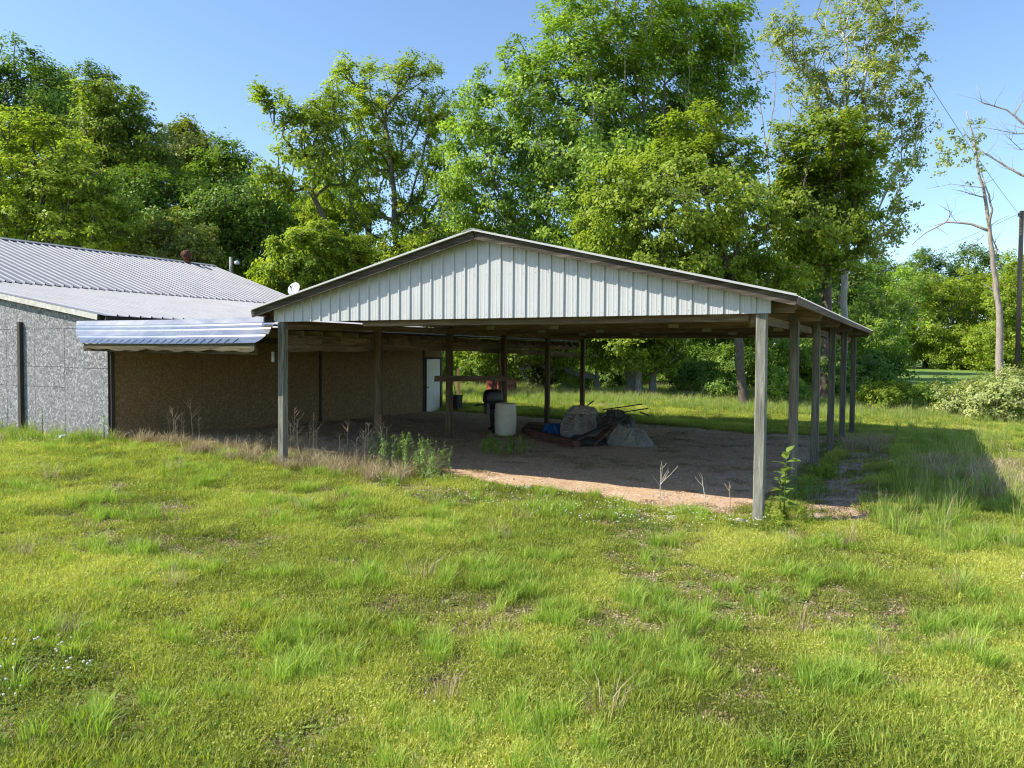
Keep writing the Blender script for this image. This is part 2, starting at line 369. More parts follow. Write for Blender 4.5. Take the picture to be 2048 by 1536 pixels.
# posts
def post_mesh(h, seed, mt, w=.146):
    rr = random.Random(seed); m = MB(); n = 9; V = []; Fc = []
    bev = .012
    ring = [(-w/2+bev, -w/2), (w/2-bev, -w/2), (w/2, -w/2+bev), (w/2, w/2-bev), (w/2-bev, w/2), (-w/2+bev, w/2), (-w/2, w/2-bev), (-w/2, -w/2+bev)]
    tw = rr.uniform(-.03, .03); bx_, by_ = rr.uniform(-.012, .012), rr.uniform(-.012, .012)
    for i in range(n+1):
        t = i/n; z = -.35 + t*(h+.35); a = tw*t; cx = bx_*math.sin(math.pi*t); cy = by_*math.sin(math.pi*t)
        for x, y in ring:
            V.append((cx + x*math.cos(a)-y*math.sin(a) + rr.uniform(-.0012, .0012), cy + x*math.sin(a)+y*math.cos(a) + rr.uniform(-.0012, .0012), z))
        if i: Fc += [((i-1)*8+k, (i-1)*8+(k+1) % 8, i*8+(k+1) % 8, i*8+k) for k in range(8)]
    Fc += [tuple(range(7, -1, -1)), tuple(n*8+k for k in range(8))]
    m.add(V, Fc); return m.mesh('post', mt)
for row, r in ((0, 0.0), (1, -WD)):
    for k in range(6):
        x, y = W2(r, k*S); z0 = gz1(x, y)
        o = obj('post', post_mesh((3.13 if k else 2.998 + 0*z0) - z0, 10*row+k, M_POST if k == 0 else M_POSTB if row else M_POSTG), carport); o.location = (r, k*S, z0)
# gable siding: one panel per metal sheet
PW = .9144; left, right = -WD-.14, .14
x = left; pid = 0
while x < right-.02:
    x1 = min(x+PW, right)
    pr_ = rib_profile(x+.001, x1-.001, phase=left+.05)
    if x < MID < x1: pr_ = sorted(pr_ + [(MID, 0)])
    n = len(pr_); V = [(a, -.098-h, HS - .012*math.sin(a*1.3)*0) for a, h in pr_] + [(a, -.098-h, roof_z(a)-.085) for a, h in pr_]
    o = obj('siding_panel', new_mesh('siding_panel', V, [(i, i+1, n+i+1, n+i) for i in range(n-1)], M_WHITE), carport); solidify(o, .004)
    # screws
    ms = MB()
    for a, h in pr_:
        if h > .015 and (round((a-left-.05+.013)/.2286*1000) % 1000) < 5:
            for zz in (HS+.06, HS+.72):
                if zz < roof_z(a)-.2: ms.box(a-.028, a-.020, -.104, -.098, zz, zz+.008)
    if ms.V: ms.build('screws', M_STEEL, o, kind='stuff')
    x = x1; pid += 1
# siding of the far gable
x = left
while x < right-.02:
    x1 = min(x+PW, right); pr_ = rib_profile(x+.001, x1-.001, phase=left+.05, minor=False)
    if x < MID < x1: pr_ = sorted(pr_ + [(MID, 0)])
    n = len(pr_); yb = 5*S + .098; V = [(a, yb+h, HS) for a, h in pr_] + [(a, yb+h, roof_z(a)-.085) for a, h in pr_]
    o = obj('siding_panel', new_mesh('siding_panel', V, [(i+1, i, n+i, n+i+1) for i in range(n-1)], M_WHITE), carport); solidify(o, .004); x = x1
# roof sheets
LB = 5*S + .30
def roof_sheet_mesh(y0, y1, side):
    pr_ = rib_profile(y0, y1, phase=-OV+.05, minor=False, h=.019); n = len(pr_); V = []; far = WD/2+EO
    for d, dz in ((0.0, 0), (far, 0)):
        for y, h in pr_: V.append((MID + side*d, y, RZ - SL*d + h - .02))
    Fc = [(i, i+1, n+i+1, n+i) if side < 0 else (i+1, i, n+i, n+i+1) for i in range(n-1)]
    return new_mesh('roof_sheet', V, Fc, M_ROOFW)
for side in (-1, 1):
    y = -OV
    while y < LB-.05:
        y1 = min(y+PW, LB); o = obj('roof_sheet', roof_sheet_mesh(y+.0005, y1-.0005, side), carport); solidify(o, .004); y = y1
mc = MB(); 
for side in (-1, 1): mc.bar((MID+side*.10, -OV-.01, RZ-SL*.10+.012), (MID+side*.10, LB+.01, RZ-SL*.10+.012), .21, .006, up=(side*SL, 0, 1))
mc.build('ridge_cap', M_ROOFW, carport)
# purlins under the sheets
for side in (-1, 1):
    for k in range(9):
        d = .10 + k*.605
        if d > WD/2+EO-.05: d = WD/2+EO-.05
        z = RZ - SL*d - .022 - .022
        MB().bar((MID+side*d, -OV+.11, z), (MID+side*d, LB-.11, z), .088, .038, up=(side*SL, 0, 1), segs=8, wob=.003).build('purlin', M_WY, carport)
# rake boards and white rake edge strip, front and back
for yy in (-OV+.085, LB-.085):
    for side in (-1, 1):
        far = WD/2+EO+.01
        a = (MID+side*.012, yy, RZ-SL*.012-.088); b_ = (MID+side*far, yy, RZ-SL*far-.088)
        MB().bar(a, b_, .036, .13, up=(side*SL, 0, 1), segs=10, wob=.002).build('rake_board', M_RAKE, carport)
        a = (MID, yy-.080*(1 if yy < 0 else -1), RZ-.010); b_ = (MID+side*(far+.01), yy-.080*(1 if yy < 0 else -1), RZ-SL*(far+.01)-.010)
        MB().bar(a, b_, .012, .030, up=(side*SL, 0, 1)).build('rake_trim', M_ROOFW, carport)
# eave boards
for side in (-1, 1):
    d = WD/2+EO-.022; z = RZ-SL*d-.085
    MB().bar((MID+side*d, -OV+.11, z), (MID+side*d, LB-.11, z), .038, .10, segs=8, wob=.004).build('eave_board', M_WY, carport)
# trusses on each pair of posts
def truss(k):
    y = k*S; t = MB(); y0, y1 = y-.019+ (.0 if k else .115), y+.019+(.0 if k else .115)
    if k == 5: y0, y1 = y0-.115, y1-.115
    far = WD/2+EO-.05
    zt = lambda d: RZ-SL*d-.068
    t.box(MID-WD/2-.42, MID+WD/2+.42, y0, y1, HS+.012, HS+.152)
    for side in (-1, 1):
        t.add([(MID+side*q, yy, zt(q)-dz) for yy in (y0+.001, y1-.001) for q, dz in ((.001, 0), (far, 0), (far, .135), (.001, .135))],
              [(0, 1, 2, 3), (7, 6, 5, 4), (0, 4, 5, 1), (1, 5, 6, 2), (2, 6, 7, 3), (3, 7, 4, 0)])
        for q0, q1 in ((.02, 1.5), (1.5, 2.9)):
            t.bar((MID+side*q0, (y0+y1)/2, zt(q0)-.12), (MID+side*q1, (y0+y1)/2, HS+.13), .034, .085)
        t.bar((MID+side*2.9, (y0+y1)/2, zt(2.9)-.12), (MID+side*1.5, (y0+y1)/2, HS+.13), .034, .085)
    o = t.build('truss', M_WX, carport)
    pl = MB()
    for q in (-3.3, -1.5, 1.5, 3.3): pl.box(MID+q-.12, MID+q+.12, y0-.003, y1+.003, HS+.03, HS+.12)
    pl.build('nail_plates', M_PLATE, o, kind='stuff')
for k in range(6): truss(k)
# front header boards (a shorter upper one and the sagging lower one on the left)
MB().box(-7.2, -.20, .074, .112, HS-.10, HS+.010).build('header_board', M_WX, carport)
MB().box(-.155, -.11, .01, .075, HS-.14, HS+.004).build('header_block', M_WX, carport)
# row beams carried by the posts
for sx, k0 in ((-.093, 0),):
    for k in range(5):
        MB().bar((sx, k*S+.012, HS-.06), (sx, (k+1)*S-.012, HS-.06), .038, .13, segs=3, wob=.004).build('row_beam', M_WY, carport)
zz = [2.93, 2.975, 3.01, 3.03, 3.04, 3.05]
for k in range(5):
    MB().bar((-WD+.093, k*S+.012, zz[k]), (-WD+.093, (k+1)*S-.012, zz[k+1]), .038, .135, segs=3, wob=.006).build('row_beam', M_WY, carport)
    MB().bar((-WD-.093, k*S+.012, 2.99), (-WD-.093, (k+1)*S-.012, 2.99), .038, .13, segs=3, wob=.004).build('row_beam', M_WY, carport)

# ------------------------------------------------------------------ workshop building with its two metal roofs
shop = thing('workshop', (PX, PY, 0), 'long workshop clad in grey strand board with ribbed metal roofs', 'building', ROT)
WR = -14.8                                                       # side wall facing the carport
def zg(r, s): x, y = W2(r, s); return gz1(x, y)
# side wall: brown sheets
s0 = .28; k = 0; edges = [.30, 1.64, 2.88, 3.76, 4.98, 6.20, 7.40, 8.62, 9.84, 11.06, 12.28, 13.16]
for a, b_ in zip(edges[:-1], edges[1:]):
    MB().box(WR-.014, WR-rnd.uniform(0, .004), a+.004, b_-.004, .12, 2.66).build('wall_sheet', M_OSBB, shop)
MB().box(WR-.014, WR-.002, 13.16, 14.35, 2.30, 2.66).build('wall_sheet', M_OSBB, shop)
MB().box(WR-.014, WR-.002, 14.33, 14.42, .12, 2.30).build('wall_sheet', M_OSBB, shop)
MB().box(WR-.25, WR-.03, .31, 14.35, -.1, .14).build('foundation', M_CONC, shop)
for a in (6.20+1.2, 13.10): MB().box(WR, WR+.035, a-.04, a+.04, .12, 2.6).build('batten', M_DARKWOOD, shop)
MB().box(WR-.05, WR+.045, .235, .33, .02, 2.75).build('corner_board', M_DARKWOOD, shop)
MB().box(WR-.2, WR-.02, .32, 14.4, 2.662, 3.10).build('wall_plate', M_WY, shop)
# front wall: grey sheets, three rows, slanted top
def low_z(r): return 3.25 + .1531*(-14.77-r)
cols = [WR-.02-1.66*0, -16.46, -17.68, -18.90, -20.12, -21.34, -22.6]
rows = [.02, 1.52, 2.02, 2.95]
cols[0] = WR-.02
for ci in range(len(cols)-1):
    xb, xa = cols[ci], cols[ci+1]
    MB().box(xa, xb, .22, .24, .02, low_z(xb)-.12).build('wall_backing', M_DARKWOOD, shop)
    rws = rows if ci in (1, 2) else [.02, 1.52, 2.95] if ci else [.02, 2.0, 2.95]
    for z0, z1 in zip(rws[:-1], rws[1:]):
        MB().box(xa+.006, xb-.006, .20-rnd.uniform(0, .004), .212, z0+.005, z1-.005).build('wall_sheet', M_OSBG, shop)
    t = MB(); za, zb = low_z(xa)-.10, low_z(xb)-.10
    t.add([(xa+.003, .198, 2.953), (xb-.003, .198, 2.953), (xb-.003, .198, max(zb, 2.96)), (xa+.003, .198, za),
           (xa+.003, .21, 2.953), (xb-.003, .21, 2.953), (xb-.003, .21, max(zb, 2.96)), (xa+.003, .21, za)],
          [(0, 1, 2, 3), (7, 6, 5, 4), (0, 4, 5, 1), (1, 5, 6, 2), (2, 6, 7, 3), (3, 7, 4, 0)])
    t.build('wall_sheet', M_OSBG, shop)
for r in (-18.2, -21.4): MB().box(r-.055, r+.055, .10, .195, .05, 3.13).build('wall_post', M_DARKWOOD, shop)
# inner walls of the taller part and far ends
MB().box(-35.5, -22.65, .25, 15.5, .0, 4.3).build('hall_block', M_OSBG, shop)
MB().box(-22.6, WR-.3, 14.2, 14.4, .0, 2.9).build('end_wall', M_OSBB, shop)
g = MB()
for yy in (.30, 15.45):
    g.add([(-35.4, yy, 4.3), (-22.8, yy, 4.3), (-29.1, yy, 6.45), (-35.4, yy+.05, 4.3), (-22.8, yy+.05, 4.3), (-29.1, yy+.05, 6.45)], [(0, 1, 2), (5, 4, 3), (0, 3, 4, 1), (1, 4, 5, 2), (2, 5, 3, 0)])
g.build('gable_wall', M_OSBG, shop, kind='stuff')
# roofs: ribs run down the slope, one sheet each
def slope_sheets(ra, za, rb, zb, y0, y1, name, m, phase=0):
    y = y0
    while y < y1-.05:
        ye = min(y+PW, y1); pr_ = rib_profile(y+.001, ye-.001, phase=phase, minor=False, h=.042, step=.3048); n = len(pr_)
        V = [(ra, q, za+h) for q, h in pr_] + [(rb, q, zb+h) for q, h in pr_]
        o = obj(name, new_mesh(name, V, [(i+1, i, n+i, n+i+1) if rb > ra else (i, i+1, n+i+1, n+i) for i in range(n-1)], m), shop); solidify(o, .004); y = ye
slope_sheets(-22.9, low_z(-22.9), -14.60, low_z(-14.60), .02, 15.0, 'lower_roof_sheet', M_GALV)
slope_sheets(-29.1, 6.65, -22.55, 6.65-.33*6.55, .02, 15.75, 'upper_roof_sheet', M_GALV, .1)
slope_sheets(-29.1, 6.65, -35.7, 6.65-.33*6.6, .02, 15.75, 'upper_roof_sheet', M_GALV, .1)
MB().bar((-29.0, 0, 6.665), (-29.0, 15.8, 6.665), .3, .012, up=(.33, 0, 1)).build('ridge_cap', M_GALV, shop)
MB().bar((-22.62, .05, 4.43), (-22.62, 15.6, 4.43), .05, .10).build('upper_eave_board', M_DARKWOOD, shop)
MB().bar((-22.9, .045, low_z(-22.9)-.075), (-14.95, .045, low_z(-14.95)-.075), .03, .135, segs=8, wob=.003).build('rake_board', M_TRIM, shop)
MB().bar((-22.9, .12, low_z(-22.9)-.10), (-14.9, .12, low_z(-14.9)-.10), .08, .13).build('rake_rafter', M_DARKWOOD, shop)
MB().bar((-14.68, .06, low_z(-14.68)-.09), (-14.68, 14.9, low_z(-14.68)-.09), .04, .12, segs=8, wob=.004).build('lower_eave_board', M_DARKWOOD, shop)
# door
door = obj('door', MB().box(WR-.03, WR+.005, 13.30, 14.22, .19, 2.20).mesh('door', M_DOOR), shop)
for c in range(2):
    for z0, z1 in ((.34, .92), (1.05, 1.62), (1.74, 2.04)):
        a = 13.39 + c*.40
        for q in (MB().box(WR+.0045, WR+.014, a, a+.33, z0, z1), MB().box(WR+.0145, WR+.019, a+.05, a+.28, z0+.05, z1-.05)): q.build('door_panel', M_DOOR, door, bevel=.003)
MB().tube([(WR+.004, 13.37, 1.13), (WR+.06, 13.37, 1.13)], .028, 10).build('knob', M_STEEL, door)
for a, b_ in ((13.22, 13.295), (14.225, 14.30)): MB().box(WR-.02, WR+.02, a, b_, .16, 2.28).build('door_jamb', M_DARKWOOD, shop)
MB().box(WR-.02, WR+.022, 13.22, 14.30, 2.205, 2.29).build('door_head', M_DARKWOOD, shop)
MB().box(WR-.02, WR+.12, 13.2, 14.32, .10, .19).build('door_step', M_CONC, shop)

# turbine vent on the upper roof
vx, vy = W2(-29.0, 14.1)
vent = thing('turbine_vent', (vx, vy, 6.6), 'rusty turbine vent near the far end of the metal roof ridge', 'roof vent', ROT)
MB().lathe([(.17, -.12), (.17, .22), (.19, .23), (.19, .25)], 18).build('collar', M_RUST, vent, True)
fin = MB()
for k in range(18):
    a = 2*math.pi*k/18; pts = []
    for i in range(7):
        t = i/6; rr = .17 + .10*math.sin(math.pi*(.12+.76*t)); an = a+.35*t; pts.append((rr*math.cos(an), rr*math.sin(an), .25+.30*t))
    for i in range(6):
        p, q = Vector(pts[i]), Vector(pts[i+1]); da = .15
        R = Matrix.Rotation(da, 3, 'Z'); fin.add([p, q, (R@q)*1.0-Vector((0, 0, 0)), R@p], [(0, 1, 2, 3)])
o = fin.build('fins', M_RUST, vent); solidify(o, .004)
MB().lathe([(.16, .25), (.19, .40), (.16, .55)], 16).build('core', M_DARKWOOD, vent, True)
MB().lathe([(.19, .55), (.15, .59), (.05, .61)], 16).build('cap', M_RUST, vent, True)

# satellite dish on the lower roof
dx_, dy_ = W2(-16.2, 7.4); dz = low_z(-16.2)
dish = thing('satellite_dish', (dx_, dy_, dz), 'small pale satellite dish showing above the left carport roof edge', 'satellite dish', 0)
prof = []; md = MB(); V = []; Fc = []; n = 24
cz = at(588, 579, dy_).z - dz; off = at(588, 579, dy_).x - dx_
aim = Vector((-.25, -.85, .45)).normalized(); xa = aim.cross(Vector((0, 0, 1))).normalized(); ya = xa.cross(aim)
for i in range(6):
    rr = .20*i/5
    for k in range(n):
        a = 2*math.pi*k/n; V.append(Vector((off, 0, cz)) + xa*rr*math.cos(a)*1.0 + ya*rr*1.12*math.sin(a) + aim*(rr*rr*1.6))
    if i: Fc += [((i-1)*n+k, (i-1)*n+(k+1) % n, i*n+(k+1) % n, i*n+k) for k in range(n)]
o = md.add(V, Fc).build('reflector', M_DISH, dish, True); solidify(o, .012)
MB().tube([(off, .03, cz-.05), (off+.02, .05, cz-.25), (off+.02, .05, .0)], .02, 8).build('mast', M_STEEL, dish)
MB().tube([Vector((off, 0, cz-.16)), Vector((off, 0, cz-.14))+aim*.2, Vector((off, 0, cz-.05))+aim*.26], .009, 6).build('feed_arm', M_STEEL, dish)
MB().tube([Vector((off, 0, cz-.06))+aim*.22, Vector((off, 0, cz-.04))+aim*.31], .022, 8).build('feed_horn', M_BLACK, dish)

# ------------------------------------------------------------------ porch roof bridging workshop and carport
porch = thing('porch_roof', (PX, PY, 0), 'sagging galvanised porch roof bridging the workshop and the carport', 'porch roof', ROT)
RA, RB = -15.55, -9.24
def sag(r): t = (r-RA)/(RB-RA); return -.03*math.sin(math.pi*min(1, max(0, t)))
# front apron, three horizontal sheets of folded metal
prof = [[(.14, 3.115), (.03, 3.00), (.0, 3.005), (-.02, 2.99), (-.03, 2.955), (-.10, 2.895)],
        [(-.10, 2.905), (-.135, 2.908), (-.155, 2.893), (-.165, 2.86), (-.28, 2.755)],
        [(-.28, 2.765), (-.315, 2.768), (-.335, 2.752), (-.345, 2.72), (-.45, 2.645), (-.56, 2.585)]]
for pi_, pf in enumerate(prof):
    nseg = 16; V = []; Fc = []; m_ = len(pf)
    for i in range(nseg+1):
        r = RA + (RB-.02-RA)*i/nseg
        for j, (s_, z_) in enumerate(pf):
            f_ = (.14-s_)/.70; s_ = s_-.17; left_ = -15.62 + .50*min(1, f_*2) + (.75*(f_-.5)*2 if f_ > .5 else 0) ; right_ = -9.25 + .30*f_ - (.18*(f_-.6)*2.5 if f_ > .6 else 0)
            rr = left_ + (right_-left_)*i/nseg
            V.append((rr, s_, z_ + sag(r)*.5 + rnd.uniform(-.002, .002)))
        if i: Fc += [((i-1)*m_+j, (i-1)*m_+j+1, i*m_+j+1, i*m_+j) for j in range(m_-1)]
    o = obj('apron_sheet', new_mesh('apron_sheet', V, Fc, M_APRON), porch); solidify(o, .004)
    if pi_ == 2:
        e = MB(); r = -14.32
        while r < RB-.4:
            z_ = 2.600 + sag(r)*.5; e.bar((r, -.725, z_-.018), (r, -.57, z_+.075), .045, .022); r += .2286
        e.build('rib_ends', M_APRON, o, kind='stuff')
# roof deck sheets behind the apron, ribs across
y = .16
while y < 15.0:
    ye = min(y+PW, 15.1); pr_ = rib_profile(y, ye-.002, minor=False); n = len(pr_)
    V = [(RA+.78, q, 3.07+h) for q, h in pr_] + [(RB+.02, q, 2.90+h) for q, h in pr_]
    o = obj('deck_sheet', new_mesh('deck_sheet', V, [(i+1, i, n+i, n+i+1) for i in range(n-1)], M_GALV), porch); solidify(o, .004); y = ye
# rafters from wall to beam, blocking, long beam of short weathered boards
for k in range(25):
    s_ = .62 + k*.595
    MB().bar((WR+.06, s_, 2.93), (RB+.04, s_+rnd.uniform(-.02, .02), 2.775), .04, .15, segs=2, wob=.01).build('rafter', M_WX, porch)
s_ = .10
while s_ < 14.9:
    L = rnd.choice([.9, 1.2, 1.8, 2.4]); e = min(s_+L, 15.0); zc = 2.50 + .07*math.sin(s_*.35)+rnd.uniform(-.012, .012)
    MB().bar((RB-.11, s_+.004, zc), (RB-.11, e-.004, zc+rnd.uniform(-.015, .015)), .04, .17, segs=2, wob=.005).build('beam_board', M_WY, porch); s_ = e
s_ = .12
while s_ < 14.9:
    e = min(s_+rnd.choice([.45, .6, .75]), 15.0)
    MB().bar((RB-.075, s_+.003, 2.675), (RB-.075, e-.003, 2.675), .03, rnd.uniform(.14, .17)).build('blocking', M_WY, porch); s_ = e
for k in range(8):
    r = WR+.4+k*.68; MB().bar((r, .25, 2.985-.0275*(r-WR)), (r, 15.0, 2.985-.0275*(r-WR)), .08, .03).build('purlin', M_WY, porch)
# rotten front fascia: wavy long board and straight board under it
t = MB(); nseg = 30; V = []; Fc = []
for i in range(nseg+1):
    r = -14.35 + (RB+.05+14.35)*i/nseg; z1 = 2.575 + sag(r)*.5; z0 = 2.46 + sag(r)*.6 + .018*math.sin(i*1.7)+.014*math.sin(i*.61) - .03*(i/nseg)
    V += [(r, -.69, z0), (r, -.64, z0-.01), (r, -.64, z1), (r, -.69, z1)]
    if i: Fc += [((i-1)*4+k, (i-1)*4+(k+1) % 4, i*4+(k+1) % 4, i*4+k) for k in range(4)]
Fc += [(3, 2, 1, 0), tuple(nseg*4+k for k in range(4))]
t.add(V, Fc).build('fascia_board', M_ROT, porch)
MB().bar((-14.55, -.55, 2.47), (RB-.02, -.55, 2.42), .04, .12, segs=6, wob=.006).build('front_beam', M_ROT, porch)
MB().bar((RB-.13, -.03, 2.22), (RB-.13, -.03, 2.42), .05, .03, up=(0, 1, 0)).build('hanging_block', M_TRIM, porch)

# ------------------------------------------------------------------ trees
def grow(rs, trunk, crown_pts, step=.9, lift=.35, climb=.25):
    """branch skeleton: every crown point is joined to the cheapest node grown so far"""
    pos = [np.array(trunk[0], float)]; par = [-1]; plen = [0.0]
    for a, b in zip(trunk[:-1], trunk[1:]):
        a = np.array(a, float); b = np.array(b, float); n = max(1, int(np.linalg.norm(b-a)/step))
        for i in range(1, n+1):
            pos.append(a+(b-a)*i/n + (rs.normal(0, .05, 3) if i < n else 0)); par.append(len(pos)-2); plen.append(plen[-1]+np.linalg.norm(pos[-1]-pos[-2]))
    nt_ = len(pos); P = np.array(pos)
    d0 = np.min(np.linalg.norm(crown_pts[:, None]-P[None], axis=2), 1); order = np.argsort(d0); tips = []
    cap = nt_ + len(crown_pts)*14; B = np.zeros((cap, 3)); B[:nt_] = P; PL = np.zeros(cap); PL[:nt_] = plen; nb = nt_; par = list(par)
    okk = np.zeros(cap, bool); okk[int(nt_*.25):nt_] = True
    for ci in order:
        p = crown_pts[ci]; dv = p[None]-B[:nb]; dist = np.linalg.norm(dv, axis=1)+1e-6
        cost = dist*(1.45-.55*dv[:, 2]/dist) + climb*PL[:nb]; cost[~okk[:nb]] = 1e9
        j = int(np.argmin(cost)); L = dist[j]; n = min(12, max(1, int(L/step))); a = B[j]; prev = j
        for i in range(1, n+1):
            t = i/n; q = a+(p-a)*t; q[2] += lift*L*.5*math.sin(math.pi*t)*(1-t*.4) * .5
            if i < n: q = q + rs.normal(0, .07*min(1.5, L*.35), 3)
            B[nb] = q; par.append(prev); PL[nb] = PL[prev]+L/n; okk[nb] = True; prev = nb; nb += 1
        tips.append(prev)
    return B[:nb], np.array(par), np.array(tips)
def branch_mesh(name, B, par, tips, r_base, r_tip, m, k=6, exp=.48, flare=1.35):
    n = len(B); w = np.zeros(n); w[tips] += 1
    for i in range(n-1, 0, -1): w[par[i]] += w[i]
    w = np.maximum(w, .5); rad = r_tip + (r_base-r_tip)*(w/w[0])**exp
    hgt = B[:, 2]-B[0, 2]; rad = rad*np.where((hgt < .8) & (w > w[0]*.9), 1+(flare-1)*(1-np.clip(hgt/.8, 0, 1))**2, 1)
    best = np.full(n, -1)
    for i in range(1, n):
        p = par[i]
        if best[p] < 0 or w[i] > w[best[p]]: best[p] = i
    d = np.zeros((n, 3)); d[1:] = B[1:]-B[par[1:]]; nxt = best >= 0; d[nxt] += B[best[nxt]]-B[nxt]
    d /= np.linalg.norm(d, axis=1)[:, None]+1e-9
    ref = np.tile(np.array([.34, .91, .05]), (n, 1)); x = np.cross(d, ref); x /= np.linalg.norm(x, axis=1)[:, None]+1e-9; y = np.cross(d, x)
    an = np.arange(k)*2*math.pi/k; ca, sa = np.cos(an), np.sin(an)
    ring = B[:, None]+(x[:, None]*ca[None, :, None]+y[:, None]*sa[None, :, None])*rad[:, None, None]
    idx = np.arange(1, n); main = best[par[idx]] == idx; side = idx[~main]
    ring2 = B[par[side]][:, None]+(x[side][:, None]*ca[None, :, None]+y[side][:, None]*sa[None, :, None])*(rad[side]*1.15)[:, None, None]
    V = np.concatenate([ring.reshape(-1, 3), ring2.reshape(-1, 3)]); start = np.zeros(n, int); start[idx] = par[idx]*k; start[side] = n*k+np.arange(len(side))*k
    q = np.arange(k); q1 = (q+1) % k; a = start[idx][:, None]; b = (idx*k)[:, None]
    Fc = np.stack([a+q, a+q1, b+q1, b+q], -1).reshape(-1, 4)
    return new_mesh(name, V, Fc, m, True)
def leaf_mesh(name, rs, centres, ctint, crad, per, size, centre, m, flat=.6, up=.45, out=.7, asp=.62, jit=.62, droop=.25):
    nC = len(centres); n = nC*per; ci = np.repeat(np.arange(nC), per)
    o = rs.normal(0, 1, (n, 3)); o /= np.linalg.norm(o, axis=1)[:, None]; o *= (rs.uniform(0, 1, n)**.5)[:, None]
    R = (crad if np.ndim(crad) else np.full(nC, crad))[ci]*rs.uniform(.45, 1.35, nC)[ci]
    hd = np.hypot(o[:, 0], o[:, 1]); o *= R[:, None]; o[:, 2] *= flat; o[:, 2] -= droop*R*hd**2
    p = centres[ci]+o
    nr = np.zeros((n, 3)); nr[:, 2] = up; od = p-centre[None]; od /= np.linalg.norm(od, axis=1)[:, None]+1e-6
    nr += od*out + rs.normal(0, jit*.6, (n, 3)); nr /= np.linalg.norm(nr, axis=1)[:, None]+1e-9
    ax = rs.normal(0, 1, (n, 3)); ax[:, 2] -= .5; ax -= nr*np.sum(ax*nr, 1)[:, None]; ax /= np.linalg.norm(ax, axis=1)[:, None]+1e-9
    sd = np.cross(nr, ax); s = size*rs.uniform(.45, 1.5, n)
    L = ax*s[:, None]; Wd = sd*(s*asp*.5)[:, None]; f = nr*(s*.13)[:, None]
    V = np.stack([p, p+L*.45+Wd+f, p+L-f*.6, p+L*.45-Wd+f], 1).reshape(-1, 3)
    Fc = np.arange(n*4).reshape(-1, 4); t = np.clip(ctint[ci]+rs.normal(0, .13, n), 0, 1)
    return new_mesh(name, V, Fc, m, False, {'tint': ('FACE', t)})
def crown_points(rs, lobes, n, inner=.45):
    C = np.array([l[0] for l in lobes], float); R = np.array([l[1] for l in lobes], float)
    area = (R[:, 0]*R[:, 1]+R[:, 0]*R[:, 2]+R[:, 1]*R[:, 2]); pr_ = area/area.sum(); out = []
    while len(out) < n:
        i = rs.choice(len(lobes), p=pr_); v = rs.normal(0, 1, 3); v /= np.linalg.norm(v)
        p = C[i]+R[i]*v*rs.uniform(inner, 1)
        dd = np.sqrt((((p-C)/R)**2).sum(1)); dd[i] = 9
        if dd.min() < .55 and rs.uniform() < .75: continue
        out.append(p + rs.normal(0, .09, 3)*R[i].mean()*1.6)
    return np.array(out)

F_MAPLE = foliage('elm_leaves', (0.108, 0.182, 0.030), (0.254, 0.386, 0.054), (0.446, 0.593, 0.087), .38)
F_BRIGHT = foliage('bright_maple_leaves', (.118, .165, .020), (.272, .360, .044), (.415, .490, .078), .48)
F_YELLOW = foliage('yellow_green_leaves', (.150, .215, .026), (.300, .400, .045), (.470, .530, .080), .48)
F_DARK = foliage('dark_wood_leaves', (0.068, 0.131, 0.026), (0.158, 0.264, 0.042), (0.286, 0.400, 0.064), .35)
F_OLIVE = foliage('olive_leaves', (.110, .145, .030), (.235, .275, .055), (.360, .390, .095), .38)
F_SYC = foliage('sycamore_leaves', (0.183, 0.226, 0.048), (0.354, 0.418, 0.085), (0.569, 0.599, 0.161), .38)
F_CEDAR = foliage('cedar_needles', (0.035, 0.062, 0.022), (0.074, 0.109, 0.039), (0.123, 0.167, 0.062), .15)
F_PALE = foliage('pale_shrub_leaves', (0.176, 0.228, 0.078), (0.351, 0.412, 0.140), (0.579, 0.605, 0.246), .35)
B_BROWN = bark('brown_bark', (.045, .035, .026), (.16, .13, .10)); B_GREY = bark('grey_bark', (.11, .10, .085), (.30, .28, .25))
B_WHITE = bark('white_sycamore_bark', (.28, .25, .21), (.55, .52, .47), 2.5); B_DEAD = bark('bleached_dead_bark', (.20, .16, .13), (.42, .36, .31), 4)

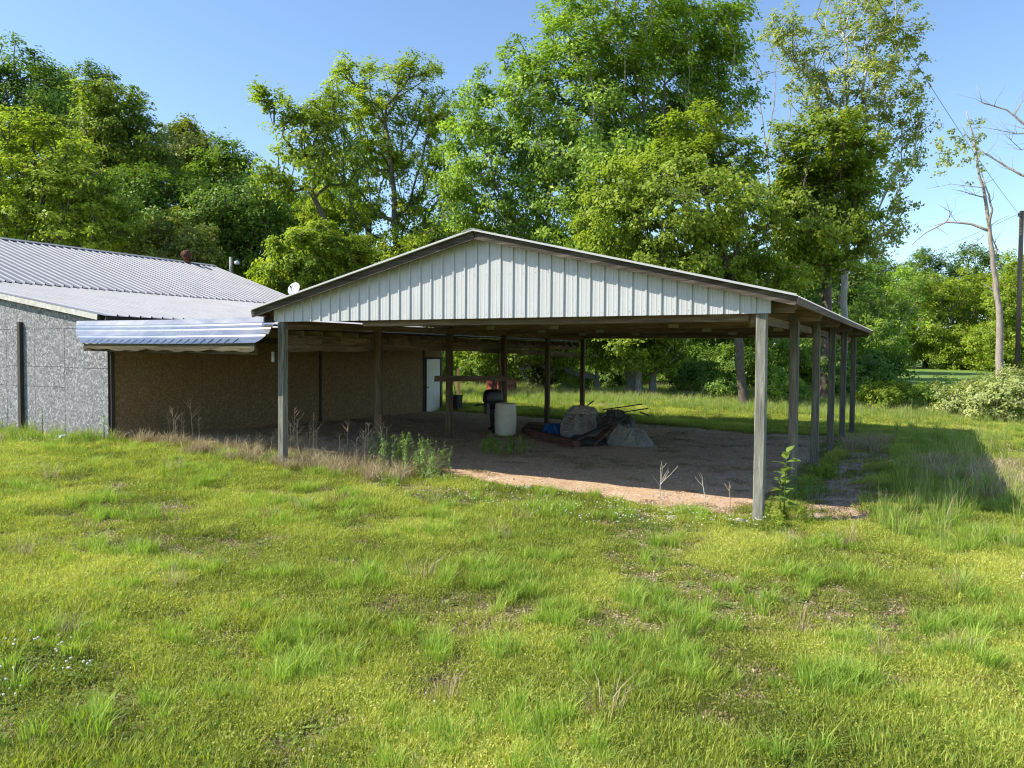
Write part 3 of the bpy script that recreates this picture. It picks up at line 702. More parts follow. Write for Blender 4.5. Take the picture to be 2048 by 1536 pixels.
def px_lobes(lobes, Y, base, depth=1.0, seed=0):
    rr = random.Random(seed); o = []
    for l in lobes:
        u, v, ru, rv = l[:4]; dY = l[4] if len(l) > 4 else rr.uniform(-.5, .5)*ru*Y/F_PX*1.5
        c = at(u, v, Y+dY); a, b = ru*Y/F_PX, rv*Y/F_PX
        o.append(((c.x-base[0], c.y-base[1], c.z-base[2]), (a, max(a, b)*depth, b)))
    return o
def tree(name, label, seed, Y, base_u, lobes, trunk=None, ncl=300, per=70, crad=.75, leaf=.2, r_base=.28, fol=None, brk=None, r_tip=.012, climb=.2, inner=.45,
         tint=(.5, .22), cat='tree', group=None, flat=.6, kk=6, step=.9, extra=None, up=.55, jit=.62, base_y=None, lift=.35):
    rs = np.random.RandomState(seed); b = at(base_u, 760, Y); by = base_y or Y; base = (b.x, by, gz1(b.x, by)-.08)
    L = px_lobes(lobes, Y, base, seed=seed); C = np.array([l[0] for l in L]); cen = C.mean(0); top = C[:, 2].max()
    if trunk is None: tr = [(0, 0, 0), (rs.uniform(-.2, .2), 0, top*.2), (cen[0]*.35, cen[1]*.3, top*.42), (cen[0]*.7, cen[1]*.6, top*.68)]
    else: tr = [(0, 0, 0)] + [tuple(np.array(at(u, v, Y))-np.array(base)) for u, v in trunk]
    cp = crown_points(rs, L, ncl, inner); Bn, par, tips = grow(rs, tr, cp, step=step, climb=climb, lift=lift)
    t = thing(name, base, label, cat, 0, group)
    obj('trunk', branch_mesh('trunk', Bn, par, tips, r_base, r_tip, brk or B_BROWN, kk), t)
    ct = np.clip(rs.normal(tint[0], tint[1], len(cp)), 0, 1)
    obj('crown', leaf_mesh('crown', rs, cp, ct, crad, per, leaf, cen, fol or F_MAPLE, flat=flat, up=up, jit=jit), t)
    return t

tree('elm_tree', 'tallest broad dark green tree rising behind the carport ridge', 11, 46, 1262,
     [(1250, 40, 140, 95), (1150, 120, 115, 95), (1370, 70, 110, 95), (1440, 60, 65, 70), (1055, 105, 50, 55), (1000, 230, 105, 90), (935, 300, 75, 75), (1120, 260, 145, 105),
      (1300, 200, 140, 100), (1420, 180, 75, 100), (960, 390, 80, 70), (1080, 400, 120, 95), (1220, 360, 125, 95), (1050, 490, 105, 60), (1340, 320, 100, 80), (1180, 500, 110, 60), (960, 480, 60, 50)],
     trunk=[(1258, 640), (1268, 480), (1280, 330), (1285, 220)], ncl=1500, per=86, crad=.85, leaf=.20, r_base=.29, fol=F_MAPLE, brk=B_GREY)
tree('maple_tree', 'bright green bushy tree standing right behind the carport right slope', 12, 38.2, 1490,
     [(1390, 255, 62, 70), (1320, 340, 90, 65), (1460, 320, 75, 65), (1245, 395, 90, 65), (1400, 410, 130, 85), (1225, 465, 80, 55), (1330, 520, 110, 60), (1480, 460, 85, 85), (1530, 560, 80, 50), (1420, 560, 90, 45)],
     trunk=[(1478, 690), (1460, 560), (1420, 440), (1400, 350)], ncl=650, per=80, crad=.62, leaf=.18, r_base=.21, fol=F_BRIGHT, brk=B_BROWN)
tree('round_tree', 'round crowned vivid green tree in front of the pale sycamore', 13, 43, 1650,
     [(1640, 285, 95, 60), (1705, 310, 52, 60), (1580, 340, 65, 60), (1650, 380, 105, 60), (1600, 440, 80, 60), (1700, 420, 50, 60), (1640, 500, 65, 50), (1695, 480, 38, 60), (1560, 500, 50, 60)],
     trunk=[(1652, 600), (1648, 470), (1640, 360)], ncl=525, per=80, crad=.68, leaf=.19, r_base=.26, fol=F_BRIGHT, tint=(.42, .22))
tree('sycamore_tree', 'tall sparse sycamore with white limbs at the upper right', 14, 50, 1690,
     [(1565, 60, 40, 80), (1615, 140, 55, 100), (1715, 30, 110, 90), (1790, 100, 65, 90), (1700, 170, 95, 90), (1815, 190, 35, 60), (1640, 230, 50, 60), (1750, 260, 70, 70), (1820, 270, 28, 50),
      (1800, 340, 42, 60), (1790, 420, 42, 50), (1785, 470, 50, 38), (1740, 500, 40, 40), (1700, 330, 60, 80)],
     trunk=[(1686, 600), (1690, 470), (1694, 340), (1690, 200), (1680, 60)], ncl=560, per=44, crad=.62, leaf=.19, r_base=.2, fol=F_SYC, brk=B_WHITE, r_tip=.014, inner=.2, climb=.12, step=1.1)
tree('poplar_tree', 'tall yellow green tree with two rounded tops left of the elm', 15, 58, 790,
     [(700, 150, 55, 42), (790, 140, 45, 42), (740, 215, 85, 55), (850, 155, 45, 48), (855, 235, 65, 65), (645, 225, 45, 38), (760, 310, 80, 55), (865, 330, 55, 60), (720, 420, 70, 60), (830, 420, 60, 60), (900, 400, 45, 50), (660, 330, 55, 50), (640, 420, 60, 50), (690, 500, 60, 40), (800, 500, 70, 40)],
     trunk=[(790, 600), (788, 470), (780, 330), (760, 220)], ncl=700, per=65, crad=.80, leaf=.21, r_base=.34, fol=F_YELLOW, tint=(.55, .22), inner=.3)
tree('ash_tree', 'leaning sparse tree with bare dark limbs left of the carport ridge', 16, 42, 770,
     [(535, 200, 40, 35), (590, 235, 60, 38), (655, 255, 55, 48), (605, 300, 60, 35), (535, 350, 45, 30), (575, 375, 45, 30), (665, 200, 45, 45), (700, 320, 45, 55), (640, 345, 45, 40)],
     trunk=[(745, 640), (700, 545), (655, 460), (625, 395)], ncl=300, per=40, crad=.55, leaf=.17, r_base=.15, tint=(.42, .2), fol=F_YELLOW, brk=B_BROWN, inner=.2, climb=.02, r_tip=.013)
tree('thicket_tree', 'low light green bushy tree beside the light pole left of the carport', 17, 40, 615,
     [(600, 500, 60, 50), (555, 540, 55, 38), (660, 545, 60, 38), (640, 470, 40, 35), (545, 585, 50, 30), (700, 500, 50, 40), (600, 560, 60, 40)], ncl=375, per=75, crad=.42, leaf=.15, r_base=.14, fol=F_YELLOW, tint=(.55, .22))
tree('hickory_tree', 'yellow green spreading tree with open limbs at the far left', 18, 44, 75,
     [(40, 255, 58, 42), (110, 290, 65, 42), (55, 340, 80, 50), (150, 355, 80, 50), (100, 415, 100, 50), (205, 415, 75, 42), (35, 440, 60, 45), (245, 450, 42, 28), (165, 470, 80, 30), (-40, 350, 70, 90), (70, 490, 90, 30)],
     trunk=[(68, 600), (62, 470), (60, 380), (70, 310)], ncl=525, per=65, crad=.72, leaf=.18, r_base=.26, fol=F_YELLOW, flat=.35, tint=(.55, .2), up=.8)
tree('oak_tree', 'tall dark green tree at the top left corner of the wood', 19, 70, 40,
     [(30, 130, 60, 40), (75, 170, 60, 48), (15, 215, 80, 60), (115, 215, 65, 50), (-60, 160, 70, 70), (60, 290, 90, 60), (150, 280, 60, 60)], ncl=412, per=65, crad=1.1, leaf=.27, r_base=.4, fol=F_DARK, tint=(.6, .2))
tree('oak_tree', 'dark two topped tree peeking over the bright round crown at left', 20, 78, 160,
     [(125, 155, 32, 28), (190, 155, 38, 28), (160, 190, 60, 35), (170, 250, 70, 60)], ncl=212, per=60, crad=1.1, leaf=.27, r_base=.35, fol=F_DARK, tint=(.45, .2), inner=.2)
tree('linden_tree', 'large bright rounded tree on the left hillside skyline', 21, 62, 240,
     [(200, 215, 55, 48), (250, 230, 48, 50), (282, 275, 42, 50), (220, 285, 85, 60), (295, 325, 48, 50), (180, 330, 70, 50), (240, 370, 90, 50)], ncl=500, per=70, crad=.95, leaf=.24, r_base=.36, fol=F_BRIGHT, tint=(.32, .2))
tree('oak_tree', 'olive rounded tree on the skyline right of the bright hillside crown', 22, 76, 375,
     [(365, 272, 52, 36), (402, 300, 48, 38), (345, 315, 50, 40), (380, 360, 60, 50)], ncl=250, per=57, crad=1.1, leaf=.27, r_base=.36, fol=F_OLIVE, tint=(.35, .2), inner=.2)
tree('oak_tree', 'dark narrow tree on the skyline beside the leaning sparse tree', 23, 66, 450,
     [(455, 300, 28, 38), (430, 355, 60, 50), (480, 340, 28, 36), (500, 400, 50, 50), (440, 420, 70, 50)], ncl=300, per=62, crad=.95, leaf=.25, r_base=.34, fol=F_DARK, tint=(.6, .2))
tree('beech_tree', 'deep green tree in the middle of the left wood', 24, 58, 310,
     [(280, 385, 80, 55), (345, 400, 75, 60), (285, 445, 70, 40), (350, 460, 80, 45), (320, 500, 80, 40)], ncl=412, per=70, crad=.85, leaf=.22, r_base=.3, fol=F_DARK, tint=(.62, .2))
tree('beech_tree', 'dark green tree behind the roof light pole', 25, 56, 470,
     [(430, 430, 70, 50), (485, 450, 60, 55), (430, 495, 80, 50), (530, 410, 50, 50), (545, 460, 40, 60), (500, 530, 70, 40)], ncl=412, per=70, crad=.85, leaf=.22, r_base=.3, fol=F_DARK, tint=(.5, .2))
tree('young_ash_tree', 'small greyish olive tree just above the metal roof ridge', 26, 46, 350,
     [(345, 470, 65, 42), (400, 485, 40, 35), (290, 495, 50, 30), (355, 520, 70, 35)], ncl=250, per=57, crad=.55, leaf=.16, r_base=.16, fol=F_OLIVE, tint=(.6, .2))
tree('beech_tree', 'green tree filling the gap behind the leaning sparse tree', 30, 66, 610,
     [(560, 420, 55, 45), (620, 400, 55, 45), (680, 400, 50, 45), (590, 470, 70, 45), (660, 480, 60, 45), (540, 480, 50, 45)], ncl=330, per=60, crad=.9, leaf=.24, r_base=.3, fol=F_MAPLE, tint=(.5, .2))
tree('beech_tree', 'dark green tree low behind the carport ridge', 27, 64, 910,
     [(900, 470, 60, 45), (960, 500, 70, 50), (850, 500, 60, 45), (1040, 530, 70, 40), (820, 540, 60, 40), (760, 530, 60, 40)], ncl=375, per=65, crad=.95, leaf=.24, r_base=.3, fol=F_DARK, tint=(.5, .2))
tree('box_elder_tree', 'light green low branched tree seen under the carport roof', 28, 44.5, 1305,
     [(1270, 700, 60, 30), (1330, 715, 45, 28), (1200, 705, 60, 30), (1250, 670, 80, 40), (1340, 650, 60, 50), (1190, 650, 70, 40)], trunk=[(1305, 640), (1304, 560)], ncl=325, per=70, crad=.55, leaf=.18, r_base=.19, fol=F_BRIGHT, tint=(.45, .2), brk=B_GREY)
tree('box_elder_tree', 'leafy low tree behind the hanging outboard motor', 29, 47, 1195,
     [(1010, 710, 50, 28), (1060, 690, 60, 40), (1110, 715, 50, 28), (960, 690, 50, 40), (1150, 690, 50, 40), (1040, 640, 90, 50)], trunk=[(1194, 650), (1192, 590)], ncl=300, per=65, crad=.6, leaf=.18, r_base=.2, fol=F_BRIGHT, tint=(.38, .2), brk=B_GREY)

tree('box_elder_tree', 'slender grey trunked tree close to the elm trunk behind the carport', 31, 43.8, 1280,
     [(1290, 640, 60, 40), (1330, 600, 50, 50), (1250, 610, 50, 50), (1290, 560, 60, 40)], trunk=[(1281, 650), (1283, 560)], ncl=160, per=56, crad=.6, leaf=.18, r_base=.19, fol=F_BRIGHT, tint=(.4, .2), brk=B_GREY)
# ------------------------------------------------------------------ trees of the far wood: a few kinds, copied
def kind_tree(seed, h, w, ncl, per, leaf, fol, crad=1.0, low=.25, r_base=.3):
    rs = np.random.RandomState(seed); L = []
    for k in range(9):
        a = rs.uniform(0, 6.28); t = rs.uniform(low, .85); rr = w*.5*math.sin(math.pi*min(.95, max(.2, t)))*rs.uniform(.3, .75)
        L.append(((rr*math.cos(a), rr*math.sin(a), h*t), (w*rs.uniform(.22, .34), w*rs.uniform(.22, .34), h*rs.uniform(.12, .19))))
    L.append(((0, 0, h*.84), (w*.24, w*.24, h*.15)))
    cp = crown_points(rs, L, ncl, .5); tr = [(0, 0, 0), (.1, .05, h*.25), (-.1, .1, h*.5), (0, 0, h*.75)]
    Bn, par, tips = grow(rs, tr, cp, step=1.2)
    ct = np.clip(rs.normal(.5, .22, len(cp)), 0, 1)
    return (branch_mesh('trunk', Bn, par, tips, r_base, .014, B_GREY if seed % 2 else B_BROWN, 6),
            leaf_mesh('crown', rs, cp, ct, crad, per, leaf, np.array((0, 0, h*.5)), fol))
KINDS = [kind_tree(41, 14, 10, 330, 60, .27, F_MAPLE, 1.0, .12), kind_tree(42, 13, 9, 330, 60, .27, F_BRIGHT, 1.0, .1), kind_tree(43, 15, 9, 330, 60, .27, F_DARK, 1.0, .14), kind_tree(44, 12, 9, 320, 60, .26, F_YELLOW, .9, .1)]
def copy_tree(ki, x, y, sc, rot, label, group, name='wood_tree', cat='tree', sz=None):
    t = thing(name, (x, y, gz1(x, y)-.1), label, cat, rot, group); t.scale = (sc, sc, sz or sc)
    obj('trunk', KINDS[ki][0], t); obj('crown', KINDS[ki][1], t); return t
rw = random.Random(91)
# right hand tree line beyond the field
spec = [(1745, 82, .78, 2), (1795, 100, .98, 0), (1850, 104, 1.0, 1), (1905, 98, 1.0, 3), (1950, 104, 1.05, 1), (2000, 92, 1.0, 3), (2050, 95, 1.15, 1), (2110, 90, 1.1, 0), (1825, 122, 1.2, 2), (1930, 122, 1.25, 2), (2030, 118, 1.3, 0), (1760, 112, 1.05, 2), (2170, 100, 1.2, 1)]
ORD = ['leftmost', 'second', 'third', 'fourth', 'fifth', 'sixth', 'seventh', 'eighth', 'ninth', 'tenth']
near_ = sorted(q for q in spec if q[1] < 110); far_ = sorted(q for q in spec if q[1] >= 110)
for row_, nm in ((near_, 'tree from the left in the sunlit tree line beyond the field'), (far_, 'tree from the left in the taller row behind the sunlit tree line')):
    for i_, (u, Y, sc, k) in enumerate(row_):
        p = at(u, 760, Y); copy_tree(k, p.x, Y, sc, rw.uniform(0, 6.28), ORD[i_]+' '+nm, 'tree line beyond the field')
# dark wood closing the view behind the carport and workshop
for u, Y, sc, k in [(880, 66, .9, 2), (960, 62, .8, 2), (1050, 70, .9, 0), (1120, 60, .75, 2), (1200, 68, .95, 2), (1290, 62, .8, 0), (1370, 58, .7, 2), (1440, 66, .85, 2), (1520, 60, .75, 0), (1600, 64, .8, 2), (1680, 70, .8, 2), (1740, 64, .62, 0), (640, 62, .8, 2), (720, 68, .8, 0), (560, 70, .9, 2), (1150, 84, 1.0, 2), (1400, 84, .95, 0), (1640, 86, .9, 2)]:
    p = at(u, 760, Y); copy_tree(k, p.x, Y, sc, rw.uniform(0, 6.28), 'tree of the dark wood seen behind and below the carport roof', 'dark wood behind the carport')
for u, Y, sc, k in [(-120, 60, 1.3, 2), (-60, 76, 1.4, 0), (110, 58, .95, 2), (200, 54, .75, 0), (30, 52, .8, 2), (390, 62, .95, 0), (260, 66, 1.0, 2)]:
    p = at(u, 760, Y); copy_tree(k, p.x, Y, sc, rw.uniform(0, 6.28), 'tree filling the shaded left wood behind the workshop', 'left wood behind the workshop')

# ------------------------------------------------------------------ shrubs
def shrub(name, label, seed, u, Y, w, h, fol, ncl=120, per=60, leaf=.11, crad=.35, group=None, brk=None, cat='shrub', base=None, tint=(.5, .22)):
    rs = np.random.RandomState(seed); x, y = (at(u, 760, Y).x, Y) if base is None else base; L = []
    for k in range(7):
        a = rs.uniform(0, 6.28); q = rs.uniform(.0, .33)*w; L.append(((q*math.cos(a), q*math.sin(a), h*rs.uniform(.25, .75)), (w*rs.uniform(.2, .32), w*rs.uniform(.2, .32), h*rs.uniform(.2, .32))))
    cp = crown_points(rs, L, ncl, .4); cp[:, 2] = np.maximum(cp[:, 2], .12)
    Bn, par, tips = grow(rs, [(0, 0, 0), (0, 0, .25*h), (.05, 0, .45*h)], cp, step=.5, climb=.05)
    t = thing(name, (x, y, gz1(x, y)-.04), label, cat, 0, group)
    obj('stems', branch_mesh('stems', Bn, par, tips, .05, .006, brk or B_GREY, 5), t)
    obj('foliage', leaf_mesh('foliage', rs, cp, np.clip(rs.normal(tint[0], tint[1], len(cp)), 0, 1), crad, per, leaf, np.array((0, 0, h*.4)), fol, asp=.55), t); return t
shrub('pale_shrub', 'large pale leaved shrub at the right edge of the meadow', 61, 2010, 30, 4.6, 2.1, F_PALE, 240, 60, .10)
shrub('pale_shrub', 'pale sprawling shrub below the dead tree', 62, 1925, 32, 3.4, 1.6, F_PALE, 180, 60, .10)
shrub('dark_shrub', 'dark green shrub below the light green field strip', 63, 1850, 36, 3.8, 1.35, F_MAPLE, 190, 60, .12)
shrub('bright_shrub', 'yellow green shrub just right of the last carport post', 64, 1775, 35, 2.8, 1.45, F_BRIGHT, 150, 60, .12)
shrub('dark_shrub', 'dark shrub between the pale shrub and the utility pole', 65, 2060, 36, 5, 2.6, F_OLIVE, 200, 60, .12)
shrub('dark_shrub', 'low dark bush beside the multi stemmed trunk behind the carport', 66, 1560, 39, 3.5, 2.2, F_MAPLE, 170, 60, .12)
shrub('dark_shrub', 'bush between the grey trunks and the multi stemmed trunk', 67, 1400, 46, 5, 2.6, F_DARK, 200, 60, .14)
shrub('cedar_shrub', 'dark cedar bush behind the red drums', 68, 1075, 50, 4.2, 3.2, F_CEDAR, 200, 70, .13)
shrub('dark_shrub', 'shaded bush left of the red drums seen through the carport', 69, 960, 54, 5, 2.8, F_DARK, 190, 60, .14)
shrub('dark_shrub', 'shaded bush among the grey trunks behind the carport', 70, 1225, 51, 5, 2.4, F_DARK, 190, 60, .14)
shrub('dark_shrub', 'shaded bush behind the right carport posts', 71, 1660, 44, 4.5, 2.8, F_DARK, 200, 60, .14)
shrub('bright_shrub', 'bright bush growing by the leftmost grey trunk behind the carport', 72, 1150, 48, 3, 1.8, F_BRIGHT, 140, 60, .13)
shrub('dark_shrub', 'bush at the wood edge left of the multi stemmed trunk', 73, 1450, 42, 3, 1.6, F_DARK, 140, 60, .12)
for k, (u, Y, w, h) in enumerate([(1000, 60, 7, 4), (1100, 58, 7, 3.6), (1190, 60, 7, 4), (1300, 58, 7, 4), (1390, 56, 7, 3.8), (1480, 54, 6, 4), (1560, 52, 6, 3.8), (1640, 54, 6, 3.6), (1730, 50, 6, 3.2), (920, 60, 6, 4)]):
    shrub('understory_shrub', 'shaded thicket bush at the foot of the dark wood', 80+k, u, Y, w, h, F_DARK if k % 3 else F_MAPLE, 150, 60, .19, crad=.55, group='thicket at the foot of the dark wood')

# ------------------------------------------------------------------ dead and bare trees
def bare_tree(name, label, seed, base_xy, paths, radii, m, twigs=10, leaves=None, parts=('trunk', 'branches')):
    x, y = base_xy; z = gz1(x, y)-.1; t = thing(name, (x, y, z), label, 'tree'); rr = random.Random(seed); b0 = Vector((x, y, z))
    for pi_, (pts, (r0, r1)) in enumerate(zip(paths, radii)):
        P = [Vector(p)-b0 for p in pts]; Q = []
        for a, b in zip(P[:-1], P[1:]):
            n = max(2, int((b-a).length/.5))
            for i in range(n): Q.append(a+(b-a)*i/n + (Vector((rr.uniform(-1, 1), rr.uniform(-1, 1), rr.uniform(-.3, .3)))*.035 if i else Vector()))
        Q.append(P[-1]); mb = MB(); n = len(Q); mb.tube(Q, [r0+(r1-r0)*i/(n-1) for i in range(n)], 7)
        o = mb.build(parts[0] if pi_ == 0 else 'branch', m, t, True)
        tw = MB()
        for k in range(twigs if pi_ else twigs//2):
            i = rr.randrange(n//3, n-1); d = (Q[min(i+1, n-1)]-Q[i-1]).normalized(); e = Q[i]; r = (r0+(r1-r0)*i/(n-1))*.35+.003; pp = [e]; v = (d*.6+Vector((rr.uniform(-1, 1), rr.uniform(-1, 1), rr.uniform(-.2, 1)))).normalized()
            for q in range(4): e = e+v*rr.uniform(.12, .35); v = (v+Vector((rr.uniform(-.5, .5), rr.uniform(-.5, .5), rr.uniform(-.2, .4)))).normalized(); pp.append(e)
            tw.tube(pp, [r, r*.75, r*.55, r*.4, r*.2], 4)
        if tw.V: tw.build('twigs', m, o, True, kind='stuff')
    return t
YS = 37.0; A = lambda u, v, d=0: at(u, v, YS+d)
sb = at(1993, 760, YS)
snag = bare_tree('dead_tree', 'bleached dead tree with one crooked limb at the right', 5, (sb.x, YS),
    [[(sb.x, YS, gz1(sb.x, YS)-.1), A(1999, 740), A(1998, 640), A(1990, 560), A(1978, 480), A(1968, 400), A(1952, 330), A(1945, 280), A(1928, 222)],
     [A(1976, 462), A(1940, 448, .3), A(1890, 444, .6), A(1850, 465, 1), A(1822, 490, 1.2)], [A(1890, 444, .6), A(1900, 425, .6), A(1872, 408, .7)], [A(1976, 455), A(1982, 420, -.3), A(1975, 390, -.3), A(1960, 345)],
     [A(1966, 395), A(1930, 385, -.6), A(1900, 378, -1)], [A(1985, 530), A(1992, 500, .2), A(1982, 475)], [A(1950, 300), A(1930, 270, .4), A(1915, 245, .4)], [A(1962, 375), A(1900, 368, .6), A(1850, 378, 1)], [A(1965, 470), A(1945, 490), A(1930, 510)]],
    [(.20, .02), (.07, .012), (.03, .008), (.06, .02), (.03, .006), (.05, .02), (.03, .006), (.02, .005), (.02, .005)], B_DEAD, 6)
rs_ = np.random.RandomState(77); cl = []
for k in range(46):
    u = rs_.uniform(1870, 1965); v = 300+ (u-1915)*-.10 + rs_.normal(0, 26); cl.append(np.array(at(u, v, YS+rs_.uniform(-1, 1)))-np.array(snag.location))
cl = np.array(cl); obj('leaf_sprays', leaf_mesh('leaf_sprays', rs_, cl, rs_.uniform(.2, .7, len(cl)), .24, 24, .12, cl.mean(0), F_SYC), snag)
YB = 58.0; A = lambda u, v, d=0: at(u, v, YB+d); bb = at(1560, 760, YB)
bare_tree('bare_tree', 'bare upright saplings of dead grey wood between elm and sycamore', 6, (bb.x, YB),
    [[(bb.x, YB, gz1(bb.x, YB)-.1), A(1545, 500), A(1530, 300), A(1515, 200), A(1505, 130)], [A(1530, 300), A(1545, 200), A(1548, 110)], [A(1520, 230), A(1490, 195, .5), A(1470, 190, .5)], [A(1540, 420), A(1575, 250, 1), A(1580, 130, 1)], [A(1560, 320, .5), A(1590, 240, 1), A(1605, 190, 1)]],
    [(.13, .02), (.06, .012), (.03, .008), (.08, .012), (.03, .008)], B_DEAD, 14)
YR = 24.0; A = lambda u, v, d=0: at(u, v, YR+d); br_ = at(2200, 760, YR)
bare_tree('bare_tree', 'bare limbs of a leafless tree reaching in from the right edge', 8, (br_.x, YR),
    [[(br_.x, YR, gz1(br_.x, YR)-.1), A(2195, 560), A(2180, 380), A(2170, 150), A(2150, -60)], [A(2180, 400), A(2100, 370, .4), A(2040, 350, .6), A(1985, 318, 1), A(1955, 300, 1)], [A(2172, 300), A(2100, 265, -.5), A(2030, 268, -.5), A(1950, 252, -.5)], [A(2172, 290), A(2090, 280), A(2040, 245, .2), A(2010, 220, .3), A(1960, 205, .3), A(1948, 170, .3)], [A(2100, 265, -.5), A(2040, 300, -.6), A(2000, 262, -.6)]],
    [(.22, .08), (.06, .012), (.03, .006), (.05, .006), (.02, .004)], B_DEAD, 9)

# ------------------------------------------------------------------ poles and cable
def round_pole(name, label, u, Y, top_v, r, lean=0, m=None):
    p = at(u, 760, Y); z0 = gz1(p.x, Y)-.2; top = at(u+lean, top_v, Y); t = thing(name, (p.x, Y, z0), label, 'pole')
    MB().tube([(0, 0, 0), ((top.x-p.x)*.5, 0, (top.z-z0)*.5), (top.x-p.x, 0, top.z-z0)], [r, r*.92, r*.82], 12).build('shaft', m or M_POLE, t, True); return t, top-Vector((p.x, Y, z0))
upole, tp = round_pole('utility_pole', 'brown wooden utility pole at the right edge', 2034, 52, 422, .16, 7)
MB().box(tp.x-.25, tp.x-.12, -.1, .1, tp.z-.35, tp.z-.30).build('bracket', M_STEEL, upole)
MB().lathe([(.03, 0), (.05, .04), (.03, .08), (.05, .12), (.02, .16)], 10, (tp.x-.2, 0, tp.z-.30)).build('insulator', M_BLACK, upole, True)
lpole, tp2 = round_pole('light_pole', 'short grey pole with a yard lamp above the metal roof', 460, 44, 514, .11, 0, M_GREYPOLE)
MB().tube([(tp2.x, 0, tp2.z-.35), (tp2.x+.18, 0, tp2.z-.22), (tp2.x+.30, 0, tp2.z-.25)], .022, 8).build('lamp_arm', M_STEEL, lpole)
MB().lathe([(.05, 0), (.13, -.05), (.14, -.15), (.11, -.22)], 16, (tp2.x+.34, 0, tp2.z-.2)).build('lamp_head', M_DISH, lpole, True)
def cable(name, label, a, b, sagz, r=.012):
    a, b = Vector(a), Vector(b); pts = []
    for i in range(25):
        t = i/24; q = a.lerp(b, t)-a; q.z -= sagz*4*t*(1-t); pts.append(q)
    o = MB().tube(pts, r, 5).build(name, M_CABLE, None, True); o.location = a; o['label'] = label; o['category'] = 'cable'; return o
up_top = Vector(upole.location)+tp+Vector((-.2, 0, -.2))
cable('power_cable', 'thick dark overhead wire slanting down across the sycamore', at(1700, -80, 26), up_top, .35, .011)
cable('service_wire', 'thin overhead wire low above the right tree line', at(1640, 590, 100), up_top, .3, .012)

# ------------------------------------------------------------------ grass and low plants (instanced stuff)
def blades(seed, n, spread, h0, h1, w, lean=.5, tint=(.5, .2), curl=.5):
    rr = random.Random(seed); V = []; Fc = []; T = []
    for k in range(n):
        a = rr.uniform(0, 6.283); q = spread*math.sqrt(rr.random()); x, y = q*math.cos(a), q*math.sin(a); h = rr.uniform(h0, h1); an = rr.uniform(0, 6.283)
        d = Vector((math.cos(an), math.sin(an), 0)); out = Vector((x, y, 0))/max(spread, .01)*lean*.7 + d*rr.uniform(0, lean); sdir = Vector((-math.sin(an+rr.uniform(-1, 1)), math.cos(an), 0)).normalized(); ww = w*rr.uniform(.7, 1.3)
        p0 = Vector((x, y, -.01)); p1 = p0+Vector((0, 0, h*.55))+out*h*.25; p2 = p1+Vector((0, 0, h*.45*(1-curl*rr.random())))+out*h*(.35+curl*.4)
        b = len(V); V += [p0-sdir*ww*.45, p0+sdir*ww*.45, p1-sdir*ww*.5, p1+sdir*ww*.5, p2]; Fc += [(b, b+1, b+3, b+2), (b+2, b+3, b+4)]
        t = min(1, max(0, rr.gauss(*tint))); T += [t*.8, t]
    return V, Fc, T
def leaflets(seed, n, rad, hgt, size, tint=(.5, .2), flat=.35, stem=True):
    rr = random.Random(seed); V = []; Fc = []; T = []
    for k in range(n):
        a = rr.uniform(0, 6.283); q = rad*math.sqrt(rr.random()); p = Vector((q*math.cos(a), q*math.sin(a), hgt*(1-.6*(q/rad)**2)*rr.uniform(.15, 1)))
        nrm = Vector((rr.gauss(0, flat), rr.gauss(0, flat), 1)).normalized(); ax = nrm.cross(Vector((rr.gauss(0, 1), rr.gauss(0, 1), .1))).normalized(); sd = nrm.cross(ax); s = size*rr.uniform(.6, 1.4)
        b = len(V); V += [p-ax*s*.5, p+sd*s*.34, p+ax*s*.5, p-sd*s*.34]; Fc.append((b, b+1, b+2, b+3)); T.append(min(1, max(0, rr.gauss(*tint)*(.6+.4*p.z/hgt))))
        if stem and k % 3 == 0:
            b = len(V); w = sd*.0022; g = Vector((p.x*.8, p.y*.8, -.01)); V += [g-w, g+w, p+w, p-w]; Fc.append((b, b+1, b+2, b+3)); T.append(.25)
    return V, Fc, T
def rosette(seed, n, L, w, tint=(.5, .15), rise=.5):
    rr = random.Random(seed); V = []; Fc = []; T = []
    for k in range(n):
        a = 6.283*k/n+rr.uniform(-.3, .3); l = L*rr.uniform(.6, 1.15); d = Vector((math.cos(a), math.sin(a), 0)); s = Vector((-d.y, d.x, 0)); r = rise*rr.uniform(.4, 1.2); b = len(V); ww = w*rr.uniform(.8, 1.2)
        P = [(0, .15, 0), (.35, .8, r*.30), (.7, 1, r*.42), (1, .05, r*.30)]
        for t, q, z in P: c = d*l*t+Vector((0, 0, z*l)); V += [c-s*ww*q*.5, c+s*ww*q*.5]
        Fc += [(b+2*i, b+2*i+1, b+2*i+3, b+2*i+2) for i in range(3)]; T += [min(1, max(0, rr.gauss(*tint)))]*3
    return V, Fc, T
def src(name, parts, mats):
    V = []; Fc = []; T = []; MI = []
    for i, (v, f, t) in enumerate(parts):
        b = len(V); V += list(v); Fc += [tuple(q+b for q in g) for g in f]; T += list(t); MI += [min(i, len(mats)-1)]*len(f)
    me = new_mesh(name, V, Fc, None, False, {'tint': ('FACE', T)})
    for m in mats: me.materials.append(m)
    me.polygons.foreach_set('material_index', MI)
    return bpy.data.objects.new(name, me)                        # never linked to the scene: only instanced
